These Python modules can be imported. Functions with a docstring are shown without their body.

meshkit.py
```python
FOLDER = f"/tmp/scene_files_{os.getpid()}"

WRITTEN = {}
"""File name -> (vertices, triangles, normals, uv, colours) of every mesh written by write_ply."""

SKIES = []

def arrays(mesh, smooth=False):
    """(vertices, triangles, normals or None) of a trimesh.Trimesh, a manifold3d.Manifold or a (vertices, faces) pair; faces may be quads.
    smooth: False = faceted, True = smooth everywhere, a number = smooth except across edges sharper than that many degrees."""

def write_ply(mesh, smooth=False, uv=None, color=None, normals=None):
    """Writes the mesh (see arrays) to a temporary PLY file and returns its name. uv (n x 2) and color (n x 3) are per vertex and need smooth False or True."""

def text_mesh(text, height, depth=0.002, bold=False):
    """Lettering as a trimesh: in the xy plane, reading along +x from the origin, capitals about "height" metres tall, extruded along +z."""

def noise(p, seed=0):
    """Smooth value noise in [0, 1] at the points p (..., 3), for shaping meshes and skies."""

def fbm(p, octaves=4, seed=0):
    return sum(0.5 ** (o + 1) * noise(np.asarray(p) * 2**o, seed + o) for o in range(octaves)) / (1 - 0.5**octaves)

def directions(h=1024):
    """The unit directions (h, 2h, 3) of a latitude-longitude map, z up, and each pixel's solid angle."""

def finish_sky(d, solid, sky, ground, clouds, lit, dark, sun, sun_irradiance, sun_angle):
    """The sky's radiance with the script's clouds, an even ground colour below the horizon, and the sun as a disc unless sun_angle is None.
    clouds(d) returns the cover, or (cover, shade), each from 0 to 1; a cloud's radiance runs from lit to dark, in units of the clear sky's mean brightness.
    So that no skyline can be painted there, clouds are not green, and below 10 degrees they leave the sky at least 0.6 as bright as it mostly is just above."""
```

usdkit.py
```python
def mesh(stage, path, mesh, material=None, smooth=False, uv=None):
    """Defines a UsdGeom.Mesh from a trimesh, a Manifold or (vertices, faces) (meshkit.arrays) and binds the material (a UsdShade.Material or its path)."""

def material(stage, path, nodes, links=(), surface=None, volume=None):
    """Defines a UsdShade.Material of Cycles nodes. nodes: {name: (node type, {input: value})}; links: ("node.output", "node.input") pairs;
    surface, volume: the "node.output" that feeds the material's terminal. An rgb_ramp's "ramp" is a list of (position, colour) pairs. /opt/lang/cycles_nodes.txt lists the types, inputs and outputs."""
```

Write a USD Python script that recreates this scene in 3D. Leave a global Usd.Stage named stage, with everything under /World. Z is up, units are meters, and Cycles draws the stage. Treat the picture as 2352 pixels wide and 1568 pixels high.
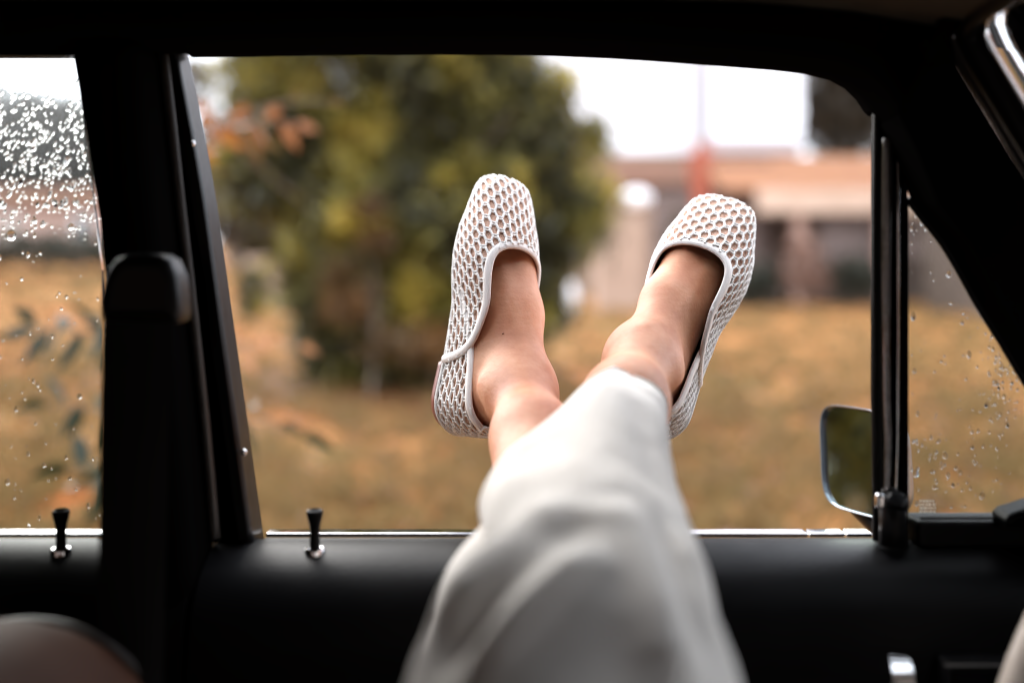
import math, random
import numpy as np, trimesh, shapely, manifold3d, usdkit
from meshkit import fbm
from scipy.spatial.transform import Rotation
from shapely.geometry import Polygon
from pxr import Usd, UsdGeom, UsdLux, UsdShade, Gf, Sdf, Vt

random.seed(7); rng = np.random.default_rng(11)
stage = Usd.Stage.CreateInMemory()
UsdGeom.SetStageUpAxis(stage, 'Z'); UsdGeom.SetStageMetersPerUnit(stage, 1.0)
UsdGeom.Xform.Define(stage, '/World')

# ---------------------------------------------------------------- camera, sky, sun, exposure
EYE = np.array([0.0, 0.0, 1.2]); FPX = 2287.0; CX, CY = 1176.0, 620.0
cam = UsdGeom.Camera.Define(stage, '/World/camera')
cam.AddTranslateOp().Set(Gf.Vec3d(*EYE)); cam.AddRotateXOp().Set(90.0)
cam.CreateFocalLengthAttr(35.0); cam.CreateHorizontalApertureAttr(36.0)
cam.CreateVerticalApertureOffsetAttr(-2.51)
cam.CreateFStopAttr(1.55); cam.CreateFocusDistanceAttr(0.885)
cam.CreateExposureAttr(2.3)
cam.CreateClippingRangeAttr((0.02, 3000.0))

SUN = np.array([-0.42, 0.66, 0.54]); SUN /= np.linalg.norm(SUN)
sky = UsdLux.DomeLight.Define(stage, '/World/sky')
sky_m = usdkit.material(stage, '/World/Looks/sky', {
    'sky': ('sky_texture', {'sky_type': 'single_scattering', 'sun_disc': False, 'sun_elevation': math.asin(SUN[2]), 'sun_rotation': math.atan2(SUN[0], SUN[1])}),
    'tc': ('texture_coordinate', {}), 'n': ('noise_texture', {'scale': 2.2, 'detail': 6.0, 'roughness': 0.55}),
    'cl': ('rgb_ramp', {'ramp': [(0.25, (6.6, 7.0, 7.9)), (0.75, (8.9, 9.2, 9.8))]}),
    'mx': ('mix', {'fac': 0.93}), 'bg': ('background_shader', {'strength': 0.1})},
    [('tc.generated', 'n.vector'), ('n.fac', 'cl.fac'), ('sky.color', 'mx.color1'), ('cl.color', 'mx.color2'), ('mx.color', 'bg.color')], surface='bg.background')
UsdShade.MaterialBindingAPI.Apply(sky.GetPrim()).Bind(sky_m)
sky.GetPrim().SetCustomDataByKey('kind', 'structure'); sky.GetPrim().SetCustomDataByKey('label', 'bright white overcast sky above the garden'); sky.GetPrim().SetCustomDataByKey('category', 'sky')
sun = UsdLux.DistantLight.Define(stage, '/World/sun')
sun.CreateIntensityAttr(0.39); sun.CreateAngleAttr(54.0); sun.CreateNormalizeAttr(True); sun.CreateColorAttr((1.0, 0.95, 0.88))
Rm = Rotation.align_vectors([SUN], [[0, 0, 1]])[0].as_matrix()
M4 = np.eye(4); M4[:3, :3] = Rm.T
sun.AddTransformOp().Set(Gf.Matrix4d(*M4.ravel().tolist()))

# ---------------------------------------------------------------- helpers
def at(px, py, d):
    """the point at depth d on the sight line of a spot in the 2352 x 1568 photograph"""
    return np.array([(px - CX) / FPX * d, d, EYE[2] + (CY - py) / FPX * d])

used = {}
def path_for(name, parent):
    base = (parent.GetPath().pathString if parent else '/World') + '/'
    k = used.get(base + name, 0); used[base + name] = k + 1
    return base + (name if k == 0 else f'{name}_{k:03d}')

def data(p, label=None, cat=None, group=None, kind=None):
    for k, v in (('label', label), ('category', cat), ('group', group), ('kind', kind)):
        if v: p.SetCustomDataByKey(k, v)
    return p

def obj(name, mesh, m, parent=None, smooth=False, **kw):
    p = usdkit.mesh(stage, path_for(name, parent), mesh, m, smooth=smooth).GetPrim()
    return data(p, **kw)

def thing(name, parent=None, loc=(0, 0, 0), rz=0, **kw):
    x = UsdGeom.Xform.Define(stage, path_for(name, parent))
    if any(loc) or rz:
        x.AddTranslateOp().Set(Gf.Vec3d(*map(float, loc))); x.AddRotateZOp().Set(float(rz))
    return data(x.GetPrim(), **kw)

def cat(ms): return trimesh.util.concatenate([m if isinstance(m, trimesh.Trimesh) else tm(m) for m in ms])
def tm(m):
    if isinstance(m, trimesh.Trimesh): return m
    if hasattr(m, 'to_mesh'):
        q = m.to_mesh(); return trimesh.Trimesh(q.vert_properties[:, :3], q.tri_verts, process=False)
    v, f = np.asarray(m[0], float), np.asarray(m[1], int)
    if f.shape[1] == 4: f = np.vstack([f[:, [0, 1, 2]], f[:, [0, 2, 3]]])
    return trimesh.Trimesh(v, f, process=False)

def box(x0, x1, y0, y1, z0, z1, bev=0.0):
    if bev <= 0:
        b = trimesh.creation.box([x1 - x0, y1 - y0, z1 - z0]); b.apply_translation([(x0 + x1) / 2, (y0 + y1) / 2, (z0 + z1) / 2]); return b
    s = manifold3d.Manifold.sphere(bev, 12)
    pts = [s.translate((x, y, z)) for x in (x0 + bev, x1 - bev) for y in (y0 + bev, y1 - bev) for z in (z0 + bev, z1 - bev)]
    return tm(manifold3d.Manifold.batch_hull(pts))

def frames(p, up=None, closed=False):
    p = np.asarray(p, float)
    t = np.roll(p, -1, 0) - np.roll(p, 1, 0) if closed else np.gradient(p, axis=0)
    t /= np.linalg.norm(t, axis=1, keepdims=True) + 1e-12
    if up is None:
        u = np.cross(t[0], [0.31, 0.17, 0.93]); us = []
        for k in range(len(p)):
            u = u - t[k] * (u @ t[k]); u /= np.linalg.norm(u) + 1e-12; us.append(u.copy())
        a = np.array(us)
    else:
        up = np.broadcast_to(np.asarray(up, float), p.shape)
        a = up - t * (up * t).sum(1, keepdims=True); a /= np.linalg.norm(a, axis=1, keepdims=True) + 1e-12
    return t, a, np.cross(t, a)

def tube(p, r, n=10, closed=False, up=None, flat=1.0, caps=True):
    """a tube along p; flat squeezes it along the 'up' direction"""
    p = np.asarray(p, float); t, a, b = frames(p, up, closed)
    r = np.broadcast_to(r, (len(p),))[:, None, None]; g = np.arange(n) * 2 * np.pi / n
    v = p[:, None] + r * (flat * np.cos(g)[None, :, None] * a[:, None] + np.sin(g)[None, :, None] * b[:, None])
    m = len(p); i, j = np.meshgrid(np.arange(m if closed else m - 1), np.arange(n), indexing='ij'); i2 = (i + 1) % m; j2 = (j + 1) % n
    q = np.stack([i * n + j, i * n + j2, i2 * n + j2, i2 * n + j], -1).reshape(-1, 4)
    f = np.vstack([q[:, [0, 2, 1]], q[:, [0, 3, 2]]]); v = v.reshape(-1, 3)
    if caps and not closed:
        c0 = len(v); v = np.vstack([v, p[0], p[-1]]); k = np.arange(n); k2 = (k + 1) % n
        f = np.vstack([f, np.stack([np.full(n, c0), k, k2], 1), np.stack([np.full(n, c0 + 1), (m - 1) * n + k2, (m - 1) * n + k], 1)])
    out = trimesh.Trimesh(v, f[:, ::-1], process=False); return out

def lathe(prof, n=24):
    prof = np.asarray(prof, float); g = np.arange(n) * 2 * np.pi / n
    v = np.stack([prof[:, 0, None] * np.cos(g), prof[:, 0, None] * np.sin(g), np.broadcast_to(prof[:, 1, None], (len(prof), n))], -1).reshape(-1, 3)
    i, j = np.meshgrid(np.arange(len(prof) - 1), np.arange(n), indexing='ij'); j2 = (j + 1) % n
    q = np.stack([i * n + j, i * n + j2, (i + 1) * n + j2, (i + 1) * n + j], -1).reshape(-1, 4)
    return tm((v, q))

def smooth_line(pts, n):
    """n points evenly along a soft curve through pts"""
    from scipy.interpolate import PchipInterpolator
    pts = np.asarray(pts, float); s = np.r_[0, np.cumsum(np.linalg.norm(np.diff(pts, axis=0), axis=1))]
    return PchipInterpolator(s, pts, axis=0)(np.linspace(0, s[-1], n))

def slab(poly, y0, y1, bevel=0.004, steps=3):
    """a flat piece in the side of the car: poly is (x, z) pairs; the y0 side (towards the cabin) has a rounded edge"""
    P = shapely.geometry.polygon.orient(Polygon(poly), 1.0); c = np.array(P.exterior.coords)[:-1]
    e1 = c - np.roll(c, 1, 0); e2 = np.roll(c, -1, 0) - c
    n1 = np.stack([-e1[:, 1], e1[:, 0]], 1); n2 = np.stack([-e2[:, 1], e2[:, 0]], 1)
    n1 /= np.linalg.norm(n1, axis=1, keepdims=True); n2 /= np.linalg.norm(n2, axis=1, keepdims=True)
    nn = (n1 + n2) / np.maximum(1 + (n1 * n2).sum(1, keepdims=True), 0.4)
    tris = np.array(trimesh.creation.triangulate_polygon(Polygon(c), engine='earcut')[1]); tv = trimesh.creation.triangulate_polygon(Polygon(c), engine='earcut')[0]
    idx = np.array([np.argmin(np.linalg.norm(c - q, axis=1)) for q in tv]); tris = idx[tris]
    rings = [(y1, 0.0)] + [(y0 + bevel * (1 - math.sin(a)), bevel * (1 - math.cos(a))) for a in np.linspace(0, np.pi / 2, steps + 1)]
    V = np.concatenate([np.stack([(c + nn * o)[:, 0], np.full(len(c), y), (c + nn * o)[:, 1]], 1) for y, o in rings]); n = len(c)
    F = []
    k = np.arange(n); k2 = (k + 1) % n
    for r in range(len(rings) - 1):
        F += [np.stack([r * n + k, (r + 1) * n + k, (r + 1) * n + k2], 1), np.stack([r * n + k, (r + 1) * n + k2, r * n + k2], 1)]
    a, b, cc = c[tris[:, 0]], c[tris[:, 1]], c[tris[:, 2]]
    ccw = ((b - a)[:, 0] * (cc - a)[:, 1] - (b - a)[:, 1] * (cc - a)[:, 0]) > 0
    t = np.where(ccw[:, None], tris, tris[:, ::-1])
    F += [t + (len(rings) - 1) * n, t[:, ::-1]]
    m = trimesh.Trimesh(V, np.vstack(F), process=False); return m

def prism(prof, x0, x1):
    """a (y, z) outline drawn out along the length of the car"""
    m = trimesh.creation.extrude_polygon(Polygon(prof), x1 - x0, engine='earcut')
    v = m.vertices.copy(); m.vertices = np.stack([v[:, 2] + x0, v[:, 0], v[:, 1]], 1); return m

def loft(rings, cap0=True, cap1=True):
    n = len(rings[0]); V = np.vstack(rings); F = []; k = np.arange(n); k2 = (k + 1) % n
    for r in range(len(rings) - 1): F.append(np.stack([r * n + k, r * n + k2, (r + 1) * n + k2, (r + 1) * n + k], 1))
    F = np.vstack(F); F = np.vstack([F[:, [0, 1, 2]], F[:, [0, 2, 3]]])
    if cap0: V = np.vstack([V, rings[0].mean(0)]); F = np.vstack([F, np.stack([k2, k, np.full(n, len(V) - 1)], 1)])
    if cap1: V = np.vstack([V, rings[-1].mean(0)]); o = (len(rings) - 1) * n; F = np.vstack([F, np.stack([o + k, o + k2, np.full(n, len(V) - 1)], 1)])
    return trimesh.Trimesh(V, F, process=False)

def surface_nets(F, org, h):
    """smooth level-0 surface of the sampled field F (negative inside)"""
    S = F < 0; nx, ny, nz = F.shape
    corners = [(i, j, k) for i in (0, 1) for j in (0, 1) for k in (0, 1)]
    cnt = sum(S[i:nx - 1 + i, j:ny - 1 + j, k:nz - 1 + k].astype(np.int8) for i, j, k in corners)
    act = (cnt > 0) & (cnt < 8); cells = np.argwhere(act); idx = -np.ones(act.shape, int); idx[act] = np.arange(len(cells))
    acc = np.zeros((len(cells), 3)); num = np.zeros(len(cells))
    for a in range(8):
        for b in range(a + 1, 8):
            ca, cb = np.array(corners[a]), np.array(corners[b])
            if np.abs(ca - cb).sum() != 1: continue
            fa = F[tuple((cells + ca).T)]; fb = F[tuple((cells + cb).T)]; cr = (fa < 0) != (fb < 0)
            t = np.where(cr, fa / np.where(cr, fa - fb, 1), 0)
            acc += np.where(cr[:, None], ca + t[:, None] * (cb - ca), 0); num += cr
    V = org + h * (cells + acc / num[:, None]); Q = []
    for ax in range(3):
        o1, o2 = [(1, 2), (2, 0), (0, 1)][ax]
        A = np.take(S, range(F.shape[ax] - 1), ax); B = np.take(S, range(1, F.shape[ax]), ax)
        for inside_first in (True, False):
            e = np.argwhere((A & ~B) if inside_first else (~A & B))
            e = e[(e[:, o1] > 0) & (e[:, o2] > 0) & (e[:, o1] < F.shape[o1] - 1) & (e[:, o2] < F.shape[o2] - 1)]
            d1 = np.eye(3, dtype=int)[o1]; d2 = np.eye(3, dtype=int)[o2]
            q = np.stack([idx[tuple((e - d1 - d2).T)], idx[tuple((e - d2).T)], idx[tuple(e.T)], idx[tuple((e - d1).T)]], 1)
            Q.append(q if inside_first else q[:, ::-1])
    return tm((V, np.vstack(Q)))

# ---------------------------------------------------------------- materials
LK = '/World/Looks/'
def mat(name, col, rough=0.5, vary=None, scale=6.0, bump=0.0, bscale=80.0, bdist=0.002, metal=0.0, spec=None, extra=None, rvar=None):
    """a principled material; vary is a second colour mixed in by object-space noise"""
    pr = {'base_color': col, 'roughness': rough, 'metallic': metal}
    if spec is not None: pr['specular_ior_level'] = spec
    if extra: pr.update(extra)
    nodes = {'p': ('principled_bsdf', pr)}; links = []
    nodes['tc'] = ('texture_coordinate', {})
    if vary is not None:
        nodes['n'] = ('noise_texture', {'scale': scale, 'detail': 5.0, 'roughness': 0.6})
        nodes['r'] = ('rgb_ramp', {'ramp': [(0.3, col), (0.7, vary)]})
        links += [('tc.object', 'n.vector'), ('n.fac', 'r.fac'), ('r.color', 'p.base_color')]
    if rvar:
        nodes['n3'] = ('noise_texture', {'scale': rvar[2], 'detail': 4.0}); nodes['mr'] = ('map_range', {'from_min': 0.3, 'from_max': 0.7, 'to_min': rvar[0], 'to_max': rvar[1]})
        links += [('tc.object', 'n3.vector'), ('n3.fac', 'mr.value'), ('mr.result', 'p.roughness')]
    if bump:
        nodes['n2'] = ('noise_texture', {'scale': bscale, 'detail': 3.0}); nodes['b'] = ('bump', {'strength': bump, 'distance': bdist})
        links += [('tc.object', 'n2.vector'), ('n2.fac', 'b.height'), ('b.normal', 'p.normal')]
    return usdkit.material(stage, LK + name, nodes, links, surface='p.BSDF')

def leaf_mat(name, ramp, trans=0.35, rough=0.5):
    """leaves: every leaf takes its own tone from the ramp; some light passes through"""
    return usdkit.material(stage, LK + name, {
        'g': ('geometry', {}), 'tc': ('texture_coordinate', {}), 'n': ('noise_texture', {'scale': 1.7, 'detail': 2.0}),
        'm': ('math', {'math_type': 'multiply_add', 'value2': 0.55}), 'm2': ('map_range', {'from_min': 0.34, 'from_max': 0.66, 'to_min': 0.0, 'to_max': 0.45}),
        'r': ('rgb_ramp', {'ramp': ramp}), 'd': ('principled_bsdf', {'roughness': rough}), 't': ('translucent_bsdf', {}), 'x': ('mix_closure', {'fac': trans})},
        [('tc.object', 'n.vector'), ('n.fac', 'm2.value'), ('g.random_per_island', 'm.value1'), ('m2.result', 'm.value3'), ('m.value', 'r.fac'),
         ('r.color', 'd.base_color'), ('r.color', 't.color'), ('d.BSDF', 'x.closure1'), ('t.BSDF', 'x.closure2')], surface='x.closure')

vinyl = mat('black_vinyl', (0.0025, 0.0025, 0.003), 0.46, spec=0.11, bump=0.3, bscale=420, bdist=0.0006, rvar=(0.40, 0.55, 9))
trim = usdkit.material(stage, LK + 'black_trim', {'d': ('diffuse_bsdf', {'color': (0.0035, 0.0034, 0.0034), 'roughness': 0.6})}, [], surface='d.BSDF')
paint = mat('black_gloss', (0.005, 0.005, 0.0055), 0.3, spec=0.16, rvar=(0.24, 0.4, 14))
rubber = mat('black_rubber', (0.0035, 0.0035, 0.0035), 0.55, spec=0.18)
matt_rubber = usdkit.material(stage, LK + 'matt_rubber', {'d': ('diffuse_bsdf', {'color': (0.005, 0.0048, 0.0048), 'roughness': 0.6})}, [], surface='d.BSDF')
seal_m = mat('seal_rubber', (0.04, 0.036, 0.033), 0.4)
chrome = mat('chrome', (0.78, 0.78, 0.80), 0.10, metal=1.0, rvar=(0.06, 0.2, 30))
headliner_m = mat('headliner_cloth', (0.055, 0.045, 0.033), 0.9, vary=(0.07, 0.058, 0.042), scale=40, spec=0.1)
belt_m = mat('belt_webbing', (0.013, 0.013, 0.0135), 0.8, bump=0.4, bscale=900, bdist=0.0004, spec=0.15)
leather = mat('brown_leather', (0.046, 0.019, 0.011), 0.6, spec=0.05, vary=(0.066, 0.029, 0.017), scale=14, bump=0.3, bscale=260, bdist=0.0008)
piping_m = mat('dark_piping', (0.02, 0.014, 0.011), 0.5)
ivory = mat('ivory_plastic', (0.52, 0.45, 0.40), 0.3)
mirror_m = mat('mirror_silver', (0.55, 0.64, 0.60), 0.02, metal=1.0)
carpet = mat('carpet', (0.02, 0.018, 0.016), 0.95, spec=0.05)
car_paint = mat('car_paint', (0.012, 0.014, 0.016), 0.12)
glass = usdkit.material(stage, LK + 'window_glass', {'f': ('fresnel', {'IOR': 1.45}), 't': ('transparent_bsdf', {'color': (0.93, 0.95, 0.94)}), 'g': ('glossy_bsdf', {'roughness': 0.0, 'color': (1, 1, 1)}), 'x': ('mix_closure', {})},
    [('f.fac', 'x.fac'), ('t.BSDF', 'x.closure1'), ('g.BSDF', 'x.closure2')], surface='x.closure')
misty = usdkit.material(stage, LK + 'misted_glass', {'f': ('fresnel', {'IOR': 1.45}), 't': ('transparent_bsdf', {'color': (0.93, 0.95, 0.94)}), 'g': ('glossy_bsdf', {'roughness': 0.0}), 'x': ('mix_closure', {}),
    'tl': ('translucent_bsdf', {'color': (0.85, 0.85, 0.86)}), 'tc': ('texture_coordinate', {}), 'n': ('separate_xyz', {}), 'mr': ('map_range', {'from_min': 1.25, 'from_max': 1.385, 'to_min': 0.0, 'to_max': 0.06}), 'y': ('mix_closure', {})},
    [('f.fac', 'x.fac'), ('t.BSDF', 'x.closure1'), ('g.BSDF', 'x.closure2'), ('tc.object', 'n.vector'), ('n.z', 'mr.value'), ('mr.result', 'y.fac'), ('x.closure', 'y.closure1'), ('tl.BSDF', 'y.closure2')], surface='y.closure')
water = mat('rain_water', (0.74, 0.75, 0.76), 0.05, extra={'transmission_weight': 1.0, 'ior': 1.33})
skin = usdkit.material(stage, LK + 'skin', {
    'tc': ('texture_coordinate', {}), 'n': ('noise_texture', {'scale': 26.0, 'detail': 5.0, 'roughness': 0.6}), 'r': ('rgb_ramp', {'ramp': [(0.28, (0.39, 0.138, 0.066)), (0.5, (0.48, 0.200, 0.103)), (0.72, (0.56, 0.275, 0.158))]}),
    'n2': ('noise_texture', {'scale': 420.0, 'detail': 4.0}), 'w': ('wave_texture', {'bands_direction': 'z', 'scale': 60.0, 'distortion': 6.0, 'detail': 3.0, 'detail_scale': 2.0}),
    'ad': ('math', {'math_type': 'multiply_add', 'value2': 0.25}), 'b': ('bump', {'strength': 0.25, 'distance': 0.0007}),
    'p': ('principled_bsdf', {'roughness': 0.56, 'specular_ior_level': 0.35, 'subsurface_weight': 0.25, 'subsurface_scale': 0.004, 'subsurface_radius': (1.0, 0.35, 0.18)})},
    [('tc.object', 'n.vector'), ('n.fac', 'r.fac'), ('r.color', 'p.base_color'), ('tc.object', 'n2.vector'), ('tc.object', 'w.vector'), ('w.fac', 'ad.value1'), ('n2.fac', 'ad.value3'), ('ad.value', 'b.height'), ('b.normal', 'p.normal')], surface='p.BSDF')
linen = usdkit.material(stage, LK + 'white_linen', {
    'tc': ('texture_coordinate', {}), 'n': ('noise_texture', {'scale': 8.0, 'detail': 4.0}), 'r': ('rgb_ramp', {'ramp': [(0.3, (0.86, 0.815, 0.77)), (0.7, (0.90, 0.865, 0.825))]}),
    'n2': ('noise_texture', {'scale': 700.0, 'detail': 2.0}), 'n3': ('noise_texture', {'scale': 45.0, 'detail': 3.0}), 'ad': ('math', {'math_type': 'multiply_add', 'value2': 2.5}),
    'b': ('bump', {'strength': 0.3, 'distance': 0.001}), 'p': ('principled_bsdf', {'roughness': 0.85, 'sheen_weight': 0.15}), 't': ('translucent_bsdf', {'color': (0.75, 0.70, 0.65)}), 'x': ('mix_closure', {'fac': 0.12})},
    [('tc.object', 'n.vector'), ('n.fac', 'r.fac'), ('r.color', 'p.base_color'), ('tc.object', 'n2.vector'), ('tc.object', 'n3.vector'), ('n3.fac', 'ad.value1'), ('n2.fac', 'ad.value3'), ('ad.value', 'b.height'), ('b.normal', 'p.normal'), ('p.BSDF', 'x.closure1'), ('t.BSDF', 'x.closure2')], surface='x.closure')
yarn = mat('white_yarn', (0.90, 0.885, 0.86), 0.85, bump=0.8, bscale=900, bdist=0.0008)
knit = usdkit.material(stage, LK + 'tan_knit', {
    'tc': ('texture_coordinate', {}), 'v': ('voronoi_texture', {'scale': 620.0}), 'r': ('rgb_ramp', {'ramp': [(0.0, (0.80, 0.54, 0.42)), (0.6, (0.70, 0.44, 0.33)), (0.9, (0.40, 0.21, 0.15))]}),
    'b': ('bump', {'strength': 0.6, 'distance': 0.0006, 'invert': True}), 'p': ('principled_bsdf', {'roughness': 0.85})},
    [('tc.object', 'v.vector'), ('v.distance', 'r.fac'), ('r.color', 'p.base_color'), ('v.distance', 'b.height'), ('b.normal', 'p.normal')], surface='p.BSDF')
binding_m = mat('pale_leather', (0.76, 0.71, 0.68), 0.45, vary=(0.80, 0.75, 0.72), scale=60, bump=0.3, bscale=700, bdist=0.0004)
sole_m = mat('oxblood_sole', (0.14, 0.030, 0.022), 0.35, vary=(0.10, 0.02, 0.015), scale=30)
insole_m = mat('dark_insole', (0.03, 0.022, 0.018), 0.7)
thread_m = mat('stitch_thread', (0.22, 0.19, 0.17), 0.8)
bark = mat('bark', (0.10, 0.07, 0.05), 0.9, vary=(0.17, 0.13, 0.10), scale=8, bump=0.7, bscale=20, bdist=0.02)

# ---------------------------------------------------------------- the car (its left side stands 0.78 m from the camera)
W = 0.78
def wp(pts, d=0.775): return [tuple(at(q[0], q[1], q[2] if len(q) > 2 else d)[[0, 2]]) for q in pts]
def w3(pts, d): return np.array([at(x, y, d) for x, y in pts])
car = thing('vintage_car', label='old black car seen from inside, front window down, rain on the other panes', cat='car')

TOP = [(-1050, 128), (166, 128), (300, 126), (430, 125), (700, 121), (1000, 119), (1240, 121), (1400, 128), (1500, 134), (1650, 145), (1780, 155), (1860, 164), (1915, 178), (1950, 197), (1978, 224), (1996, 252), (2008, 290)]
rail = TOP[:-1] + [(2050, 330), (2120, 300), (2140, 180), (2120, 90), (2060, 35), (-1050, 35)]
obj('roof_rail', slab(wp(rail), 0.72, 0.775, 0.012), trim, car, smooth=40)
pillar_a = [(2016, 292), (2050, 362), (2092, 468), (2165, 556), (2245, 694), (2352, 866), (2450, 1030), (2590, 1250), (2900, 1250), (2460, 650, .70), (2240, 296, .70), (2166, 170, .70), (2130, 84, .70), (2150, 60), (2090, 120)]
obj('windshield_pillar', slab(wp(pillar_a), 0.70, 0.772, 0.012), trim, car, smooth=40)
pb_r = [tuple(p) for p in smooth_line([(362, 110), (384, 300), (404, 480), (436, 760), (462, 1000), (486, 1270)], 24)]
pb_l = [(*p, 0.728) for p in smooth_line([(240, 1340), (242, 900), (246, 620), (233, 500), (216, 400), (198, 290), (168, 110)], 24)]
obj('door_pillar', slab(wp(pb_r + [(500, 1500), (226, 1500, 0.728)] + pb_l), 0.722, 0.777, 0.016, 5), trim, car, smooth=50)
obj('pillar_seal', tube(w3(smooth_line([(375, 128), (396, 300), (416, 480), (448, 760), (474, 1000), (494, 1235)], 40), 0.772), 0.0042, 10), seal_m, car, smooth=True)

# roof, floor and the sides the photograph does not look at
hl = []  # headliner grid
for i, x in enumerate(np.linspace(-1.45, 0.325, 24)):
    for j, y in enumerate(np.linspace(-0.74, 0.74, 24)):
        hl.append((x, y, 1.395 + 0.03 * (1 - (y / 0.75) ** 2) - 0.05 * max(0, (x - 0.1) / 0.32) ** 2 - 0.10 * max(0, (-x - 0.9) / 0.55) ** 2))
ii, jj = np.meshgrid(np.arange(23), np.arange(23), indexing='ij'); g0 = (ii * 24 + jj).ravel()
obj('headliner', (np.array(hl), np.stack([g0, g0 + 1, g0 + 25, g0 + 24], 1)), headliner_m, car, smooth=True)
obj('roof', box(-1.5, 0.36, -0.78, 0.80, 1.435, 1.46, 0.01), car_paint, car, smooth=30)
obj('floor', box(-1.6, 1.1, -0.80, 0.80, 0.24, 0.28), carpet, car)
obj('rear_bulkhead', box(-1.62, -1.58, -0.80, 0.80, 0.28, 1.40), trim, car)
obj('dashboard', box(0.78, 1.05, -0.76, 0.69, 0.62, 0.93, 0.03), vinyl, car, smooth=40)
obj('right_side', cat([box(-1.6, 1.1, -0.84, -0.78, 0.26, 0.94), box(-1.6, 0.5, -0.82, -0.77, 1.34, 1.44), box(-0.62, -0.46, -0.82, -0.77, 0.94, 1.36)]), trim, car)
obj('firewall', box(1.06, 1.10, -0.80, 0.80, 0.26, 0.90), trim, car)
obj('hood', box(0.95, 2.45, -0.80, 0.86, 0.62, 0.90, 0.05), car_paint, car, smooth=40)
obj('trunk', box(-2.9, -1.62, -0.80, 0.86, 0.45, 0.92, 0.05), car_paint, car, smooth=40)
obj('door_skin', box(-1.6, 1.02, 0.812, 0.88, 0.28, 0.955, 0.02), car_paint, car, smooth=40)
for wx in (1.75, -1.55):
    for wy in (-0.74, 0.80):
        tyre = lathe([(0.17, -0.08), (0.30, -0.09), (0.32, -0.06), (0.32, 0.06), (0.30, 0.09), (0.17, 0.08), (0.17, -0.08)], 36)
        tyre.apply_transform(trimesh.transformations.rotation_matrix(math.pi / 2, [1, 0, 0])); tyre.apply_translation([wx, wy, 0.32])
        w = obj('wheel', tyre, rubber, car, smooth=40)
        hub = lathe([(0.0, 0.05), (0.12, 0.045), (0.17, 0.06), (0.175, -0.06), (0.0, -0.05)], 30)
        hub.apply_transform(trimesh.transformations.rotation_matrix(math.pi / 2, [1, 0, 0])); hub.apply_translation([wx, wy, 0.32])
        obj('hubcap', hub, chrome, w, smooth=40)

# ---- doors
ROLL = [(0.80, 0.30), (0.80, 0.984), (0.788, 0.9865), (0.774, 0.9862), (0.760, 0.9835), (0.747, 0.979), (0.736, 0.972), (0.727, 0.963), (0.720, 0.952), (0.715, 0.938), (0.712, 0.92), (0.708, 0.85), (0.705, 0.60), (0.705, 0.30)]
x_f0, x_f1 = at(497, 0, W)[0], 0.80
front = obj('front_door', prism(ROLL, x_f0, x_f1), vinyl, car, smooth=50)
rear = obj('rear_door', prism(ROLL, -1.0, x_f0 - 0.006), vinyl, car, smooth=50)

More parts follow.
